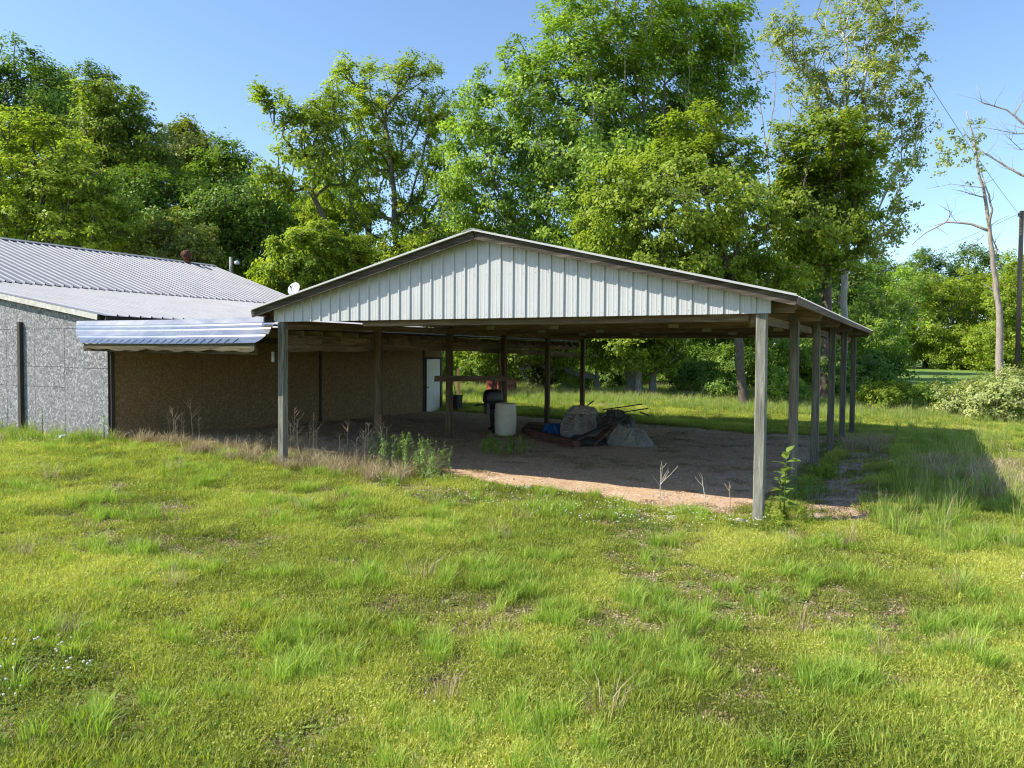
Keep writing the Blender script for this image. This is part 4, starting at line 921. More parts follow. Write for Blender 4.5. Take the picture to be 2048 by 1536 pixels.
def scatter(name, label, source, x, y, rot, scl, hue, category=None, dz=0, tilt=None):
    n = len(x); me = bpy.data.meshes.new(name); me.vertices.add(n); P = np.stack([x, y, gz(x, y)+dz], 1).astype(np.float32); me.vertices.foreach_set('co', P.ravel())
    for nm, v in (('rotz', rot), ('scl', scl), ('hue', hue), ('tlt', tilt if tilt is not None else np.zeros(n))):
        a = me.attributes.new(nm, 'FLOAT', 'POINT'); a.data.foreach_set('value', np.asarray(v, np.float32))
    o = obj(name, me, None, kind='stuff', label=label); 
    ng = bpy.data.node_groups.new(name+'_nodes', 'GeometryNodeTree'); ng.interface.new_socket('Geometry', in_out='INPUT', socket_type='NodeSocketGeometry'); ng.interface.new_socket('Geometry', in_out='OUTPUT', socket_type='NodeSocketGeometry')
    nd, lk = ng.nodes, ng.links; gi = nd.new('NodeGroupInput'); go = nd.new('NodeGroupOutput'); ip = nd.new('GeometryNodeInstanceOnPoints'); oi = nd.new('GeometryNodeObjectInfo'); oi.inputs['Object'].default_value = source; oi.inputs['As Instance'].default_value = True
    def na(nm): q = nd.new('GeometryNodeInputNamedAttribute'); q.data_type = 'FLOAT'; q.inputs['Name'].default_value = nm; return q.outputs[0]
    cx = nd.new('ShaderNodeCombineXYZ'); lk.new(na('rotz'), cx.inputs[2]); lk.new(na('tlt'), cx.inputs[0])
    lk.new(gi.outputs[0], ip.inputs['Points']); lk.new(oi.outputs['Geometry'], ip.inputs['Instance']); lk.new(cx.outputs[0], ip.inputs['Rotation']); lk.new(na('scl'), ip.inputs['Scale']); lk.new(ip.outputs[0], go.inputs[0])
    m = o.modifiers.new('scatter', 'NODES'); m.node_group = ng; return o

G_LAWN = foliage('lawn_blades', (.185, .235, .036), (.440, .490, .085), (.640, .640, .180), .42, (1.25, 1.25, .45), instancer=True)
G_GREEN = foliage('fresh_grass_blades', (.125, .215, .034), (.285, .420, .068), (.480, .570, .130), .44, (1.2, 1.28, .45), instancer=True)
G_DRY = foliage('dry_straw', (0.208, 0.150, 0.085), (0.429, 0.332, 0.195), (0.620, 0.546, 0.364), .2, (1.1, 1.05, .8), instancer=True)
G_WEED = foliage('weed_leaves', (0.091, 0.150, 0.029), (0.189, 0.267, 0.058), (0.325, 0.403, 0.111), .35, instancer=True)
M_PETAL = plain('clover_blossom', (.62, .60, .52), .8, 0, .1)
def mpart(p): return p
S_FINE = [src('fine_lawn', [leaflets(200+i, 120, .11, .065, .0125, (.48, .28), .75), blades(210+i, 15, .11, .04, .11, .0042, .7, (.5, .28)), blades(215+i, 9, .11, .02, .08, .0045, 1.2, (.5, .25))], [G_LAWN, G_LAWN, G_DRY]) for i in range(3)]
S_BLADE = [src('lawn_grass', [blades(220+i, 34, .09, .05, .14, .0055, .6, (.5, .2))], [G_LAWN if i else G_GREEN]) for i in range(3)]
S_TUFT = [src('grass_tuft', [blades(230+i, 60, .09, .14, .34, .007, .75, (.5, .2), .7)], [G_GREEN]) for i in range(2)]
S_TALL = [src('tall_grass', [blades(240+i, 44, .13, .35, .75, .008, .5, (.5, .2), .6), blades(250+i, 8, .12, .5, .95, .006, .35, (.6, .2), .3)], [G_GREEN, G_DRY]) for i in range(2)]
S_ROS = [src('broadleaf_weed', [rosette(260+i, 11, .11, .032, (.6, .2))], [G_WEED]) for i in range(2)]
S_DRY = [src('dry_grass', [blades(270, 46, .11, .12, .42, .005, .9, (.5, .25), .8)], [G_DRY])]
S_LITTER = [src('dry_litter', [leaflets(275, 60, .14, .018, .022, (.45, .25), .6, False), blades(276, 14, .12, .01, .03, .004, 3.0, (.5, .25), 1)], [G_DRY])]
V, Fc, T = leaflets(280, 60, .12, .08, .02, (.4, .2)); 
fl = MB(); rr = random.Random(4)
for k in range(3):
    a = rr.uniform(0, 6.28); q = rr.uniform(0, .13); fl.lathe([(.002, .0), (.007, .004), (.008, .009), (.005, .013), (.001, .014)], 6, (q*math.cos(a), q*math.sin(a), rr.uniform(.07, .13)))
S_CLOV = [src('white_clover', [(V, Fc, T), (fl.V, fl.F, [.5]*len(fl.F))], [G_WEED, M_PETAL])]

rg = np.random.RandomState(5)
def frustum_pts(n, y0, y1, power=1.0, marg=1.5):
    """points on the ground around the view, denser near the camera"""
    u = rg.uniform(0, 1, n); y = (y0**(2-power) + u*(y1**(2-power)-y0**(2-power)))**(1/(2-power)); x = rg.uniform(-1, 1, n)*(y*.70+marg); return x, y
def keep(x, y, m): return x[m], y[m]
def go_scatter(name, label, srcs, x, y, s0, s1, hue, dz=0, tilt=0):
    n = len(x); pick = rg.randint(0, len(srcs), n); rot = rg.uniform(0, 6.28, n); sc = rg.uniform(s0, s1, n)
    if np.ndim(hue) == 0: hue = np.full(n, hue)
    for i, s_ in enumerate(srcs):
        m = pick == i; scatter(name, label, s_, x[m], y[m], rot[m], sc[m], (hue+rg.normal(0, .07, n))[m], dz=dz, tilt=rg.normal(0, tilt, m.sum()) if tilt else None)
def inside_wall(r, s): return (r < -14.7) & (r > -36) & (s > .22) & (s < 15.6)
def zones(x, y):
    r, s = (x-PX)*DY - (y-PY)*DX, (x-PX)*DX + (y-PY)*DY
    gm = gravel_mask(x, y); pw_ = (fnoise(x*1.3, y*1.3, 31)-.5); pm = (r+pw_*.5 > .3)*(r+pw_*.9 < 1.25)*(s > .6)*(s < 10.5)
    bare = np.maximum(sst(.55, .68, fnoise(x*.55+4, y*.55, 51, 4)), .9*sst(.58, .70, fnoise(x*1.6+4, y*1.6, 52, 3))); green = sst(.50, .60, fnoise(x*.75+9, y*.75+3, 61, 4)); yel = fnoise(x*.9, y*.9+8, 71, 3)
    under = (r < .05) & (r > -15) & (s > 1.0) & (s < 14)
    return r, s, gm, pm, bare, green, yel, under
# 1 fine yellow-green lawn everywhere
x, y = frustum_pts(95000, 4.0, 34, 1.35); r, s, gm, pm, bare, green, yel, under = zones(x, y)
m = (rg.uniform(0, 1, len(x)) > .82*bare) & (gm < .35) & ~inside_wall(r, s) & (~pm | (rg.uniform(0, 1, len(x)) < .12)) & (~under | (rg.uniform(0, 1, len(x)) < .02))
sizes = 1.0 + .035*y; 
def lawn(name, label, srcs, x, y, s0, s1, hue, **k):
    n = len(x); pick = rg.randint(0, len(srcs), n); rot = rg.uniform(0, 6.28, n); sc = rg.uniform(s0, s1, n)*(1+.03*np.maximum(0, y-6))
    for i, s_ in enumerate(srcs):
        q = pick == i; scatter(name, label, s_, x[q], y[q], rot[q], sc[q], (hue+rg.normal(0, .08, n))[q])
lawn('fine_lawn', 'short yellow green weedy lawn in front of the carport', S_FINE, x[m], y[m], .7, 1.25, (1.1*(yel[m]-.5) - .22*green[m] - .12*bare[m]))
# 2 coarser lawn blades
x, y = frustum_pts(60000, 4.0, 48, 1.3); r, s, gm, pm, bare, green, yel, under = zones(x, y)
m = (rg.uniform(0, 1, len(x)) < .28+.72*green) & (gm < .3) & ~inside_wall(r, s) & ~pm & (~under | (rg.uniform(0, 1, len(x)) < .02)) & (bare < .3)
lawn('lawn_grass', 'blades of lawn grass mixed through the meadow', S_BLADE, x[m], y[m], .6, 1.2, (.6*(yel[m]-.5) + .05))
# 3 green tufts in clumps
cx_, cy_ = frustum_pts(420, 4.5, 26, 1.1); k = rg.randint(2, 12, 420); x = np.repeat(cx_, k)+rg.normal(0, .16, k.sum()); y = np.repeat(cy_, k)+rg.normal(0, .16, k.sum()); r, s, gm, pm, bare, green, yel, under = zones(x, y)
m = (gm < .25) & ~pm & ~under & ~inside_wall(r, s)
go_scatter('grass_tuft', 'darker green grass tufts standing above the lawn', S_TUFT, x[m], y[m],   .40, .85, .12+.3*(rg.uniform(0, 1, m.sum())-.5))
# 4 tall grass: right side, behind the carport, along the walls
x, y = frustum_pts(30000, 7, 56, .9, 4); r, s, gm, pm, bare, green, yel, under = zones(x, y)
dens = .6*sst(1.3, 2.0, r)*(1-sst(6.5, 9, r))*sst(-1.5, 1, s)*(1-sst(14.5, 16.5, s))*(.10+.90*(fnoise(x*.9, y*.9, 81) > .52))
dens = np.maximum(dens, .75*sst(19.5, 23, s)*sst(-30, -20, r)*(1-sst(45, 50, y)*0))
dens = np.maximum(dens, .12*sst(15, 17, s))
dens = np.maximum(dens, .5*((s > -1.2) & (s < .15) & (r < -14)))
m = (rg.uniform(0, 1, len(x)) < dens) & (gm < .25) & ~pm & ((r > 1.35) | (r < -.2) | (s > 13)) & ~inside_wall(r, s)
go_scatter('tall_grass', 'uncut tall grass beside and behind the carport', S_TALL, x[m], y[m], .32, .72, .12*(yel[m]-.5))
# 5 broadleaf weeds
x, y = frustum_pts(5200, 4, 24, 1.3); r, s, gm, pm, bare, green, yel, under = zones(x, y)
m = (fnoise(x*.6, y*.6, 91) > .5) & (gm < .2) & ~pm & ~under & ~inside_wall(r, s)
go_scatter('broadleaf_weed', 'low broadleaf weeds scattered in the lawn', S_ROS, x[m], y[m], .6, 1.25, rg.uniform(-.15, .2, m.sum()))
# 6 clover in bloom in front of the gravel edge
x, y = frustum_pts(5000, 5, 22, .9); r, s, gm, pm, bare, green, yel, under = zones(x, y)
m = ((((r+3.2)/3.6)**2+((s+.3)/1.3)**2 < 1) | (((r+17)/3)**2+((s+1.0)/.9)**2 < 1) | ((fnoise(x*.5, y*.5, 95) > .70))) & (gm < .3) & ~pm
go_scatter('white_clover', 'white clover in bloom along the gravel edge', S_CLOV, x[m], y[m], .8, 1.3, rg.uniform(-.1, .15, m.sum()))
# 7 straw and litter
x, y = frustum_pts(26000, 4, 26, 1.1); r, s, gm, pm, bare, green, yel, under = zones(x, y)
m = (rg.uniform(0, 1, len(x)) < np.maximum(bare*.9, np.maximum(.30*((gm > .05) & (gm < .7)), .9*pm))) & ~inside_wall(r, s)
go_scatter('dry_litter', 'dry straw litter on bare patches and beside the right posts', S_LITTER, x[m], y[m], .6, 1.3, rg.uniform(-.25, .25, m.sum()), dz=.004)
x, y = frustum_pts(14000, 5, 26, .9); r, s, gm, pm, bare, green, yel, under = zones(x, y)
dens = .007*(~under) + 1.0*((r > -11.5) & (r < -6.2) & (s > -.5) & (s < 1.7)) + .5*((r > -15) & (r < -11) & (s > .0) & (s < 1.1)) + .45*((r > 2.0) & (r < 4.5) & (s > 3) & (s < 8)) + .8*((r > .1) & (r < 1.2) & (s > 9.5) & (s < 13))
m = (rg.uniform(0, 1, len(x)) < dens) & (gm < .75) & ~inside_wall(r, s)
go_scatter('dry_grass', 'dry straw coloured grass around the carport posts', S_DRY, x[m], y[m], .6, 1.25, rg.uniform(-.2, .25, m.sum()))
# 8 far meadow
n = 9000; y = rg.uniform(44, 95, n); x = rg.uniform(-.2, .75, n)*y; r, s, gm, pm, bare, green, yel, under = zones(x, y)
m = (y < 52) | (x < 14)
go_scatter('tall_grass', 'rough meadow grass toward the far field', S_TALL, x[m], y[m], .5, .95, .1*(yel[m]-.5))
# stones on the gravel
def stone_src(i):
    rr = np.random.RandomState(300+i); bm = bmesh.new(); bmesh.ops.create_icosphere(bm, subdivisions=1, radius=1)
    for v in bm.verts: v.co = Vector(np.array(v.co)*rr.uniform(.7, 1.2)*np.array((1, .75, .5)))
    me = bpy.data.meshes.new('gravel_stone'); bm.to_mesh(me); bm.free(); me.materials.append(M_STONE if i else plain('tan_stone', (.33, .24, .17), .9, 0, .3)); return bpy.data.objects.new('gravel_stone', me)
x = rg.uniform(-15, 8, 26000); y = rg.uniform(10, 30, 26000); gm = gravel_mask(x, y); m = gm > .4
go_scatter('gravel_stones', 'loose crushed stone on the carport floor', [stone_src(0), stone_src(1)], x[m], y[m], .006, .028, 0.0)

# ------------------------------------------------------------------ things kept under and around the carport
def place(name, label, cat, r, s, rot=0, group=None, z=None):
    x, y = W2(r, s); return thing(name, (x, y, gz1(x, y) if z is None else z), label, cat, ROT+rot, group)
def drum(name, label, r, s, m, h=.88, rad=.292, rot=0, plastic=False, group=None, xy=None, bulge=0):
    t = place(name, label, 'drum', r, s, rot, group)
    if xy: t.location = (xy[0], xy[1], gz1(*xy))
    if plastic: pf = [(rad*.86, 0), (rad*.96, .03), (rad, .10), (rad*1.02, .30), (rad*1.03, .34), (rad*1.02, .38), (rad*1.02, .55), (rad*1.03, .59), (rad*1.01, .63), (rad*.97, .80), (rad*.93, .86), (rad*.90, .88), (rad*.87, .88), (rad*.86, .86), (0.01, .862)]
    else: pf = [(rad*.97, 0), (rad*1.02, .008), (rad*1.02, .02), (rad, .03), (rad, .27), (rad*1.03, .285), (rad*1.03, .30), (rad, .315), (rad, .57), (rad*1.03, .585), (rad*1.03, .60), (rad, .615), (rad, .85), (rad*1.02, .86), (rad*1.02, .88), (rad*.97, .88), (rad*.96, .865), (.01, .865)]
    MB().lathe([(a, b*h/.88) for a, b in pf], 28).build('shell', m, t, True)
    b_ = MB(); b_.lathe([(.03, h*.975), (.035, h*.99), (.03, h*1.0), (.005, h*1.0)], 10, (rad*.55, 0, 0)); b_.build('bung', M_STEEL if not plastic else m, t)
    return t
drum('plastic_drum', 'off white plastic drum standing under the carport', -8.36, 7.78, M_DRUM, .90, .30, plastic=True)
for i, (u, Y, m, lb) in enumerate([(984, 44.2, M_RUSTRED, 'faded red drum leftmost of three behind the carport'), (1003, 44.8, M_RUSTRED, 'red steel drum in the middle of three behind the carport'), (1022, 43.4, M_RUST, 'rusty orange drum rightmost of three behind the carport')]):
    p = at(u, 790, Y); drum('steel_drum', lb, 0, 0, m, .92, .30, xy=(p.x, Y), group='three old drums on the grass')
p = at(917, 760, 39); t = thing('wooden_stake', (p.x, 39, gz1(p.x, 39)-.1), 'orange brown wooden stake in the grass behind the carport', 'stake'); MB().box(-.07, .07, -.05, .05, 0, 1.6).build('stake', wood('stake_wood', 'z', (.20, .11, .05), (.36, .21, .10), (.48, .31, .17)), t)
# boards fixed to the left post row
MB().bar((-WD+.12, 5.2, 1.77), (-WD+.12, 9.32, 1.69), .04, .15, segs=4, wob=.004).build('cross_board', M_WY, carport)
MB().bar((-WD+.10, 8.86, .02), (-WD+.09, 8.62, 2.35), .05, .10, up=(0, 1, 0)).build('leaning_board', M_WY, carport)

# outboard motor hanging from the cross board
om = place('outboard_motor', 'black outboard motor hanging from the board between two left posts', 'outboard motor', -9.02, 8.22, math.radians(58), z=.06)
def superell(a, b, c, p, n=20, mz=12, cz=0, taper=0, cx=0):
    V = []; Fc = []
    f = lambda w, e: math.copysign(abs(w)**e, w)
    for i in range(mz+1):
        ph = -math.pi/2+math.pi*i/mz; cc = f(math.cos(ph), p); zz = f(math.sin(ph), p)
        for k in range(n):
            th = 2*math.pi*k/n; q = 1-taper*zz; V.append((cx+a*cc*q*f(math.cos(th), p), b*cc*q*f(math.sin(th), p), cz+c*zz))
        if i: Fc += [((i-1)*n+k, (i-1)*n+(k+1) % n, i*n+(k+1) % n, i*n+k) for k in range(n)]
    return V, Fc
MB().add(*superell(.27, .19, .20, .45, cz=1.13, taper=.10)).build('cowling', M_BLACK, om, True)
MB().add(*superell(.275, .195, .018, .5, cz=1.02)).build('cowling_band', M_STEEL, om, True)
MB().add(*superell(.22, .16, .12, .5, cz=.88, taper=-.2)).build('lower_cowl', M_BLACK, om, True)
V = [(-.13, -.05, .84), (.10, -.05, .84), (.10, .05, .84), (-.13, .05, .84), (-.06, -.03, .32), (.13, -.03, .32), (.13, .03, .32), (-.06, .03, .32)]
FB = [(3, 2, 1, 0), (4, 5, 6, 7), (0, 1, 5, 4), (1, 2, 6, 5), (2, 3, 7, 6), (3, 0, 4, 7)]
MB().add(V, FB).build('leg', M_BLACK, om, bevel=.015)
MB().box(-.08, .26, -.10, .10, .315, .328).build('cavitation_plate', M_BLACK, om, bevel=.004)
g_, gf = superell(.22, .055, .06, .9, cz=.20, cx=.05); MB().add(g_, gf).build('gearcase', M_BLACK, om, True)
MB().add([(-.05, -.025, .32), (.14, -.025, .32), (.14, .025, .32), (-.05, .025, .32), (-.06, -.02, .2), (.16, -.02, .2), (.16, .02, .2), (-.06, .02, .2)], FB).build('strut', M_BLACK, om)
MB().add([(-.06, -.008, .17), (.12, -.008, .17), (.12, .008, .17), (-.06, .008, .17), (.04, -.006, .0), (.12, -.006, .02), (.12, .006, .02), (.04, .006, .0)], FB).build('skeg', M_BLACK, om)
pr_o = MB().tube([(.24, 0, .20), (.34, 0, .20)], [.045, .03], 12).build('propeller_hub', M_STEEL, om, True)
for k in range(3):
    a = 2*math.pi*k/3; R_ = Matrix.Translation((.29, 0, .20)) @ Matrix.Rotation(a, 4, 'X') @ Matrix.Rotation(.5, 4, 'Z')
    o = MB().add([R_@Vector(v) for v in [(0, -.03, .03), (0, -.06, .10), (0, -.02, .15), (0, .05, .13), (0, .03, .03)]], [(0, 1, 2, 3, 4)]).build('blade', M_STEEL, pr_o); solidify(o, .008)
MB().box(-.24, -.16, -.13, .13, .62, .95).build('clamp_bracket', M_STEEL, om, bevel=.01)
MB().tube([(-.2, .03, .92), (-.42, .05, .90), (-.55, .06, .86)], [.02, .022, .026], 8).build('tiller', M_BLACK, om)
MB().tube([(-.02, 0, 1.30), (.0, .02, 1.45), (.05, 0, 1.62)], .018, 6).build('hanging_strap', M_BLACK, om)
MB().tube([(.12, .02, 1.32), (.10, .0, 1.5), (.06, 0, 1.62)], .008, 6).build('hanging_wire', M_STEEL, om)

# heap of bags and timber
def crumple(seed, a, b, c, amp=.10, n=84, mz=48, p=.6, fold=4.2):
    from mathutils import noise as mn
    V, Fc = superell(a, b, c, p, n, mz, cz=c); o = Vector((seed*3.1, seed*1.7, 0)); W_ = []
    for v in V:
        v = Vector(v); q = Vector((v.x/a, v.y/b, (v.z-c)/c)); d = q.normalized() if q.length > 1e-4 else Vector((0, 0, 1)); th = math.atan2(q.y, q.x); hz = (q.z+1)/2
        w1 = mn.noise(v*1.5+o); pleat = 1-abs(math.sin(th*3.5+4.5*w1+seed))**.6; diag = 1-abs(math.sin(q.z*3.2+th*1.5+5*mn.noise(v*1.2-o)))**.5
        k = w1*1.3 + .85*pleat*(.35+.65*hz) - .7*diag*(.3+.7*(1-abs(q.z))) - abs(mn.noise(v*fold*2+o*2))*.45
        v = v + Vector((d.x*a, d.y*b, d.z*c*.8))*k*amp*1.5
        v.z *= 1-.22*max(0, w1*2+.2)*hz
        if v.z < c*.35: v.z = max(0.0, v.z*.6); v.x *= 1.05; v.y *= 1.05
        W_.append(v)
    return W_, Fc
def bag(name, label, cat, r, s, dims, seed, m, rot=0, amp=.10, z=None, p=.6):
    t = place(name, label, cat, r, s, rot, z=z); V, Fc = crumple(seed, *dims, amp=amp, p=p); MB().add(V, Fc).build('cloth', m, t, True); return t
def drape(seed, w, d, lumps, m, parent, name='cloth', n=84, off=(0, 0, 0)):
    """cloth hanging over lumps: radial folds run down from each peak, hem wavy on the ground"""
    from mathutils import noise as mn
    o = Vector((seed*3.7, seed*1.3, seed)); V = []; Fc = []
    for j in range(n):
        for i in range(n):
            a = (i/(n-1)-.5)*2; c = (j/(n-1)-.5)*2; rr_ = max(abs(a), abs(c)); hyp = math.hypot(a, c) or 1e-6
            q = rr_/hyp; sx_, sy_ = a*(q*.55+.45), c*(q*.55+.45)              # rounded square outline
            wob = 1+.10*mn.noise(Vector((a*1.6, c*1.6, 0))+o); x = sx_*w/2*wob; y = sy_*d/2*wob; z = 0; tot = 0
            for (lx, ly, lh, lr, kf) in lumps:
                ddx, ddy = x-lx, y-ly; dist = math.hypot(ddx, ddy); t = max(0, 1-dist/lr); th = math.atan2(ddy, ddx)
                base = lh*(1-(1-t)**1.7)
                fold = (1-abs(math.sin(th*kf*.5+2.2*mn.noise(Vector((x*1.3, y*1.3, seed)))+seed))**.55)*.30*lh*min(1, dist/lr*2.2)*(t*(1-t)*4)**.5
                z = max(z, base+fold)
            z += .06*mn.noise(Vector((x*4, y*4, 1))+o) - .03*abs(mn.noise(Vector((x*7, y*7, 2))+o)) + .02
            if rr_ > .97: z = min(z, .02)
            V.append((x+off[0], y+off[1], max(.004, z)+off[2]))
    for j in range(n-1):
        for i in range(n-1): k = j*n+i; Fc.append((k, k+1, k+n+1, k+n))
    ob = MB().add(V, Fc).build(name, m, parent, True); solidify(ob, .006); return ob
b1 = place('bulk_bag', 'big crumpled grey white bag on the heap under the carport', 'bag', -6.12, 8.35, .3)
drape(3, 1.5, 1.3, [(-.15, .05, .88, .75, 9), (.25, .15, .72, .62, 11), (-.45, -.1, .5, .5, 7), (.4, -.25, .42, .45, 9)], M_BAG, b1)
drape(4, .8, .7, [(-.05, .0, .22, .38, 9), (.18, .1, .15, .3, 7)], M_BAG2, b1, 'folded_flap', 48, (-.12, -.12, .74))
b2 = place('bulk_bag', 'smaller cream sack slumped at the right end of the heap', 'bag', -4.78, 8.0, -.2)
drape(6, 1.3, 1.0, [(-.25, .05, .50, .55, 11), (.15, 0, .42, .5, 9), (.4, -.1, .22, .4, 7)], M_BAG2, b2)
bt = place('blue_tarpaulin', 'crumpled blue tarpaulin left of the big bag', 'tarpaulin', -7.12, 8.5, .5); drape(8, .95, .8, [(-.1, 0, .36, .4, 9), (.2, .1, .28, .35, 9), (-.3, -.15, .2, .3, 7)], M_BLUE, bt, 'sheet', 60)
dm_ = place('dark_mat', 'dark rumpled mat lying over the cream sack', 'mat', -5.32, 8.3, .4, z=.40); drape(9, .95, .8, [(-.1, 0, .34, .45, 7), (.2, .1, .26, .4, 9)], M_CHAR, dm_, 'sheet', 56)
ds_ = place('dark_sheet', 'dark torn sheet spread under the planks in the heap', 'sheet', -5.75, 7.35, .8); drape(10, 1.1, .8, [(-.1, 0, .20, .5, 9), (.3, .1, .14, .4, 7)], M_CHAR, ds_, 'sheet', 56)
gs_ = place('grey_sheet', 'grey crumpled sheet sticking up behind the big bag', 'sheet', -5.45, 8.95, -.3); drape(11, 1.0, .8, [(-.1, 0, .82, .5, 9), (.25, .0, .66, .42, 7)], crease(plain('grey_cloth', (.20, .19, .165), .9, 0, .3)), gs_, 'sheet', 60)
def timber(name, label, a, b, w, h, m, cat='timber', segs=3):
    ra, sa, za = a; rb, sb_, zb = b; t = place(name, label, cat, ra, sa); z0 = t.location.z
    MB().bar((0, 0, za), (rb-ra, sb_-sa, zb), w, h, segs=segs, wob=.006).build('beam', m, t); return t
timber('timber', 'thick reddish timber lying on the gravel in front of the heap', (-8.05, 8.35, .13), (-5.55, 6.35, .08), .17, .16, M_TIMBER)
timber('plank', 'dark plank leaning up from the timber to the heap', (-5.75, 6.4, .16), (-5.15, 8.5, .62), .14, .05, M_CHAR, 'plank')
timber('plank', 'short brown plank propped against the cream sack', (-5.5, 7.1, .05), (-5.2, 7.9, .50), .22, .05, M_TIMBER, 'plank')
for i in range(4): timber('plank', ['lowest weathered plank on the ground left of the blue tarpaulin', 'second weathered plank stacked left of the blue tarpaulin', 'crooked weathered plank on the stack left of the tarpaulin', 'top weathered plank of the stack left of the tarpaulin'][i], (-8.7+.1*i, 9.6-.1*i, .05+.06*i), (-6.9+.12*i, 8.9+.12*i, .05+.07*i), .18, .045, M_WX, 'plank')
for i, (a, b, lb) in enumerate([((-6.0, 9.2, .80), (-4.75, 8.9, 1.02), 'upper steel rod sticking out of the heap'), ((-5.95, 9.0, .66), (-4.55, 8.8, .93), 'lower flat steel bar sticking out of the heap'), ((-6.6, 8.9, .70), (-6.25, 9.1, 1.02), 'bent steel rod behind the big bag')]):
    timber('steel_rod', lb, a, b, .05, .03, M_CHAR, 'rod')
timber('steel_rod', 'short steel bar crossing the two rods on the heap', (-4.75, 8.75, .84), (-4.62, 9.1, .72), .05, .03, M_CHAR, 'rod')
# tools by the door
for i, lb in enumerate(['thin pole leaning against the workshop corner by the door', 'second thin pole beside the workshop corner']):
    t = place('leaning_pole', lb, 'pole', -14.45+.12*i, 14.75); MB().tube([(0, 0, 0), (-.22-.05*i, .03, 1.5+.25*i)], .016, 8).build('shaft', M_DARKWOOD, t)
t = place('dark_box', 'dark box on the ground beside the workshop door', 'box', -14.3, 14.6); MB().box(-.2, .2, -.2, .2, 0, .55).build('body', M_CHAR, t, bevel=.02); MB().box(-.21, .21, -.21, .21, .551, .60).build('lid', M_CHAR, t, bevel=.01)
# rubble by the right post, trash by the workshop
def rock(label, r, s, d, seed, m, name='rock', cat='rock'):
    t = place(name, label, cat, r, s, seed); rs = np.random.RandomState(seed); bm = bmesh.new(); bmesh.ops.create_icosphere(bm, subdivisions=2, radius=1)
    for v in bm.verts: v.co = Vector((v.co.x*d, v.co.y*d*.75, v.co.z*d*.5))*(1+rs.uniform(-.18, .18)); v.co.z += d*.25
    me = bpy.data.meshes.new('stone'); bm.to_mesh(me); bm.free(); me.materials.append(m); obj('stone', me, t); return t
rock('pale rock at the foot of the front right post', -.22, -.18, .11, 1, M_STONE); rock('small pale rock left of the front right post', -.75, -.12, .07, 2, M_STONE); rock('flat pale rock in the grass left of the right post', -1.15, -.35, .09, 3, M_STONE)
rock('pale rock on the grass right of the front right post', .95, -.4, .08, 4, M_STONE); rock('upright grey chunk of concrete in the clover', -3.95, .55, .11, 5, M_CONC, 'concrete_chunk', 'rubble'); rock('pinkish stone in the grass by the workshop', -15.3, -.75, .14, 6, plain('pink_stone', (.42, .26, .20), .9))
bag('plastic_litter', 'crumpled pale plastic litter on the grass by the grey wall', 'litter', -15.75, -.35, (.13, .10, .07), 21, plain('pale_plastic', (.55, .62, .62), .35), 0, .2)

# ------------------------------------------------------------------ single plants
LEAFM = {}
def leaf_blade(L, w, m):
    V = []; Fc = []
    for i, (t, q, z) in enumerate([(0, .08, 0), (.2, .7, .05), (.45, 1, .06), (.75, .6, -.02), (1, .03, -.14)]):
        V += [(t*L, -q*w/2, z*L+.03*q*L), (t*L, 0, z*L), (t*L, q*w/2, z*L+.03*q*L)]
        if i: Fc += [(3*i-3+k, 3*i-2+k, 3*i+1+k, 3*i+k) for k in (0, 1)]
    return new_mesh('leaf', V, Fc, m, True, {'tint': ('FACE', [.6]*len(Fc))})
F_SAP = foliage('sapling_leaf', (.09, .15, .03), (.185, .275, .055), (.30, .38, .10), .4)
def sapling(label, r, s, h, nl, L, seed, lean=(0, 0)):
    t = place('sapling', label, 'plant', r, s); rr = random.Random(seed); me = leaf_blade(L, L*.72, F_SAP)
    P = [Vector((lean[0]*q*q, lean[1]*q*q, h*q)) for q in (0, .25, .5, .75, 1)]; MB().tube(P, [.012, .010, .008, .006, .003], 6).build('stem', F_SAP, t, True)
    for k in range(nl):
        q = .25+.75*k/(nl-1); o = obj('leaf', me, t); i = q*4; a = int(min(3, i)); o.location = P[a].lerp(P[a+1], i-a); sc = (1.0-.35*q)*rr.uniform(.75, 1.15); o.scale = (sc, sc, sc)
        o.rotation_euler = (rr.uniform(-.3, .3), rr.uniform(-.55, .05)-(.5 if q > .9 else 0), k*2.4+rr.uniform(-.4, .4))
    return t
sapling('big leaved green sapling beside the front right post', .28, .45, 1.0, 17, .30, 1, (.02, .05)); sapling('smaller green sapling between the first two right posts', .12, 1.1, .6, 10, .18, 2)
sapling('leafy green weed at the dark corner of the workshop', -14.55, -.1, .62, 16, .13, 3); sapling('thin leafy weed in front of the grey wall', -16.9, -.1, .70, 14, .11, 4)
def weed(label, r, s, h, n, seed, fol, spread=.35, leaf=.05, dens=26, name='tall_weed', rz=.25):
    t = place(name, label, 'plant', r, s); rs = np.random.RandomState(seed); st = MB(); C_ = []
    for k in range(n):
        a = rs.uniform(0, 6.28); q = spread*math.sqrt(rs.uniform()); b = Vector((q*math.cos(a), q*math.sin(a), -.02)); hh = h*rs.uniform(.6, 1.1); tip = b+Vector((rs.normal(0, rz*.3)*hh, rs.normal(0, rz*.3)*hh, hh)); mid = b.lerp(tip, .5)+Vector((rs.normal(0, .03), rs.normal(0, .03), 0))
        st.tube([b, mid, tip], [.005, .004, .002], 4)
        for i in range(dens):
            f = rs.uniform(.12, 1); c = (b.lerp(mid, f*2) if f < .5 else mid.lerp(tip, f*2-1)); C_.append(np.array(c))
    st.build('stems', fol, t, True); C_ = np.array(C_)
    obj('leaves', leaf_mesh('leaves', rs, C_, np.clip(rs.normal(.5, .2, len(C_)), 0, 1), .035, 3, leaf, np.array((0, 0, 0.0)), fol, flat=1, up=.5, asp=.28), t); return t
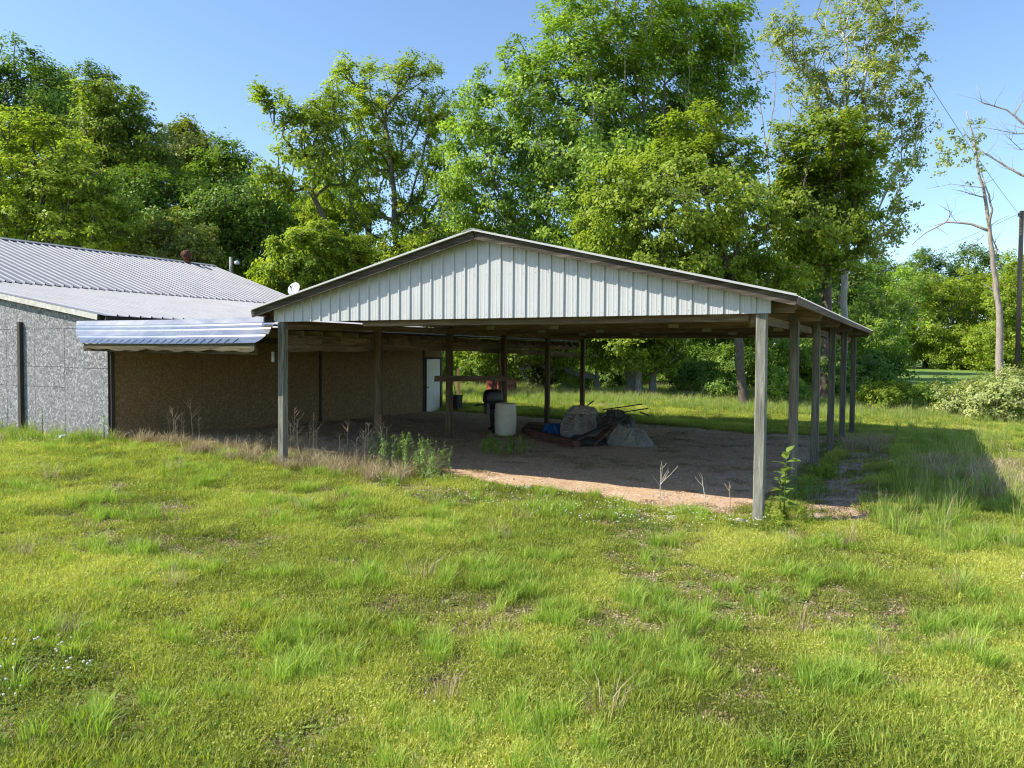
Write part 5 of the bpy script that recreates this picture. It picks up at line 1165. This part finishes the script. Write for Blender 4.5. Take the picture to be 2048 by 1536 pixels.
F_GOLD = foliage('goldenrod_leaves', (0.117, 0.195, 0.052), (0.221, 0.325, 0.098), (0.351, 0.468, 0.156), .35)
weed('feathery green weed clump in front of the third left post', -6.6, .75, .72, 22, 31, F_GOLD, .5); weed('feathery green weed clump at the left end of the gravel edge', -5.9, .55, .66, 20, 32, F_GOLD, .45)
weed('pale green weed clump between the left posts', -7.3, .9, .60, 16, 33, F_GOLD, .4); weed('small grey green weed beside the second left post', -8.2, 1.9, .62, 9, 34, F_GOLD, .25)
weed('dark green weed patch in the shade by the plastic drum', -6.6, 4.6, .45, 26, 35, F_MAPLE, .6); weed('low green weed patch beside the third right post', .35, 5.0, .40, 16, 36, F_BRIGHT, .35)
weed('shaded weeds around the second right post', .25, 2.6, .38, 16, 37, F_GOLD, .35); weed('weeds at the foot of the front right post', .35, .1, .34, 18, 38, F_BRIGHT, .35)
M_STALK = plain('dry_stalk', (.40, .30, .21), .9, 0, .3); M_PALETWIG = plain('pale_twig', (.50, .45, .37), .9, 0, .2)
def stalk_mesh(seed, h, m, br=7, spread=.25):
    rr = random.Random(seed); t = MB(); tip = Vector((rr.uniform(-.12, .12)*h, rr.uniform(-.12, .12)*h, h)); P = [Vector((0, 0, -.03)), tip*.35+Vector((rr.uniform(-.02, .02), 0, 0)), tip*.7, tip]; t.tube(P, [.009, .008, .006, .003], 5)
    for k in range(br):
        f = rr.uniform(.5, .98); b = tip*f; a = rr.uniform(0, 6.28); L = spread*h*rr.uniform(.3, 1)*(1.2-f); e = b+Vector((math.cos(a)*L, math.sin(a)*L, L*1.1)); t.tube([b, b.lerp(e, .5)+Vector((0, 0, -.01)), e], [.005, .004, .003], 4)
    return t.mesh('stalk', m)
SM = [stalk_mesh(50+i, h, M_STALK, 9, .45) for i, h in enumerate((1.0, .8, .62, .5))]
rr = random.Random(17)
def stalks(label, group, n, r0, r1, s0, s1, big=1.0):
    for k in range(n):
        t = place('dry_stalk', label, 'dry weed', rr.uniform(r0, r1), rr.uniform(s0, s1), rr.uniform(0, 6.28), group); t.scale = (big,)*3 if k % 3 == 0 else (big*.8,)*3
        obj('stalk', SM[k % 4], t)
stalks('dry brown weed stalk in front of the brown porch wall', 'dry stalks by the porch wall', 7, -14.3, -12.6, .6, 1.6)
stalks('dry weed stalk clustered around the front left post', 'dry stalks around the front left post', 34, -10.6, -7.6, .5, 1.7, .95)
t = place('dead_twig', 'pale dead branching twig standing on the sunlit gravel', 'dry weed', -1.62, .62); obj('twig', stalk_mesh(71, .62, M_PALETWIG, 9, .9), t)
t = place('dead_twig', 'thin pale twig bent over right of the branching twig', 'dry weed', -1.0, .9); obj('twig', stalk_mesh(72, .5, M_PALETWIG, 3, .8), t)
t = place('dead_twig', 'thin twig standing near the front right post', 'dry weed', -.55, .7); obj('twig', stalk_mesh(73, .45, M_STALK, 4, .6), t)
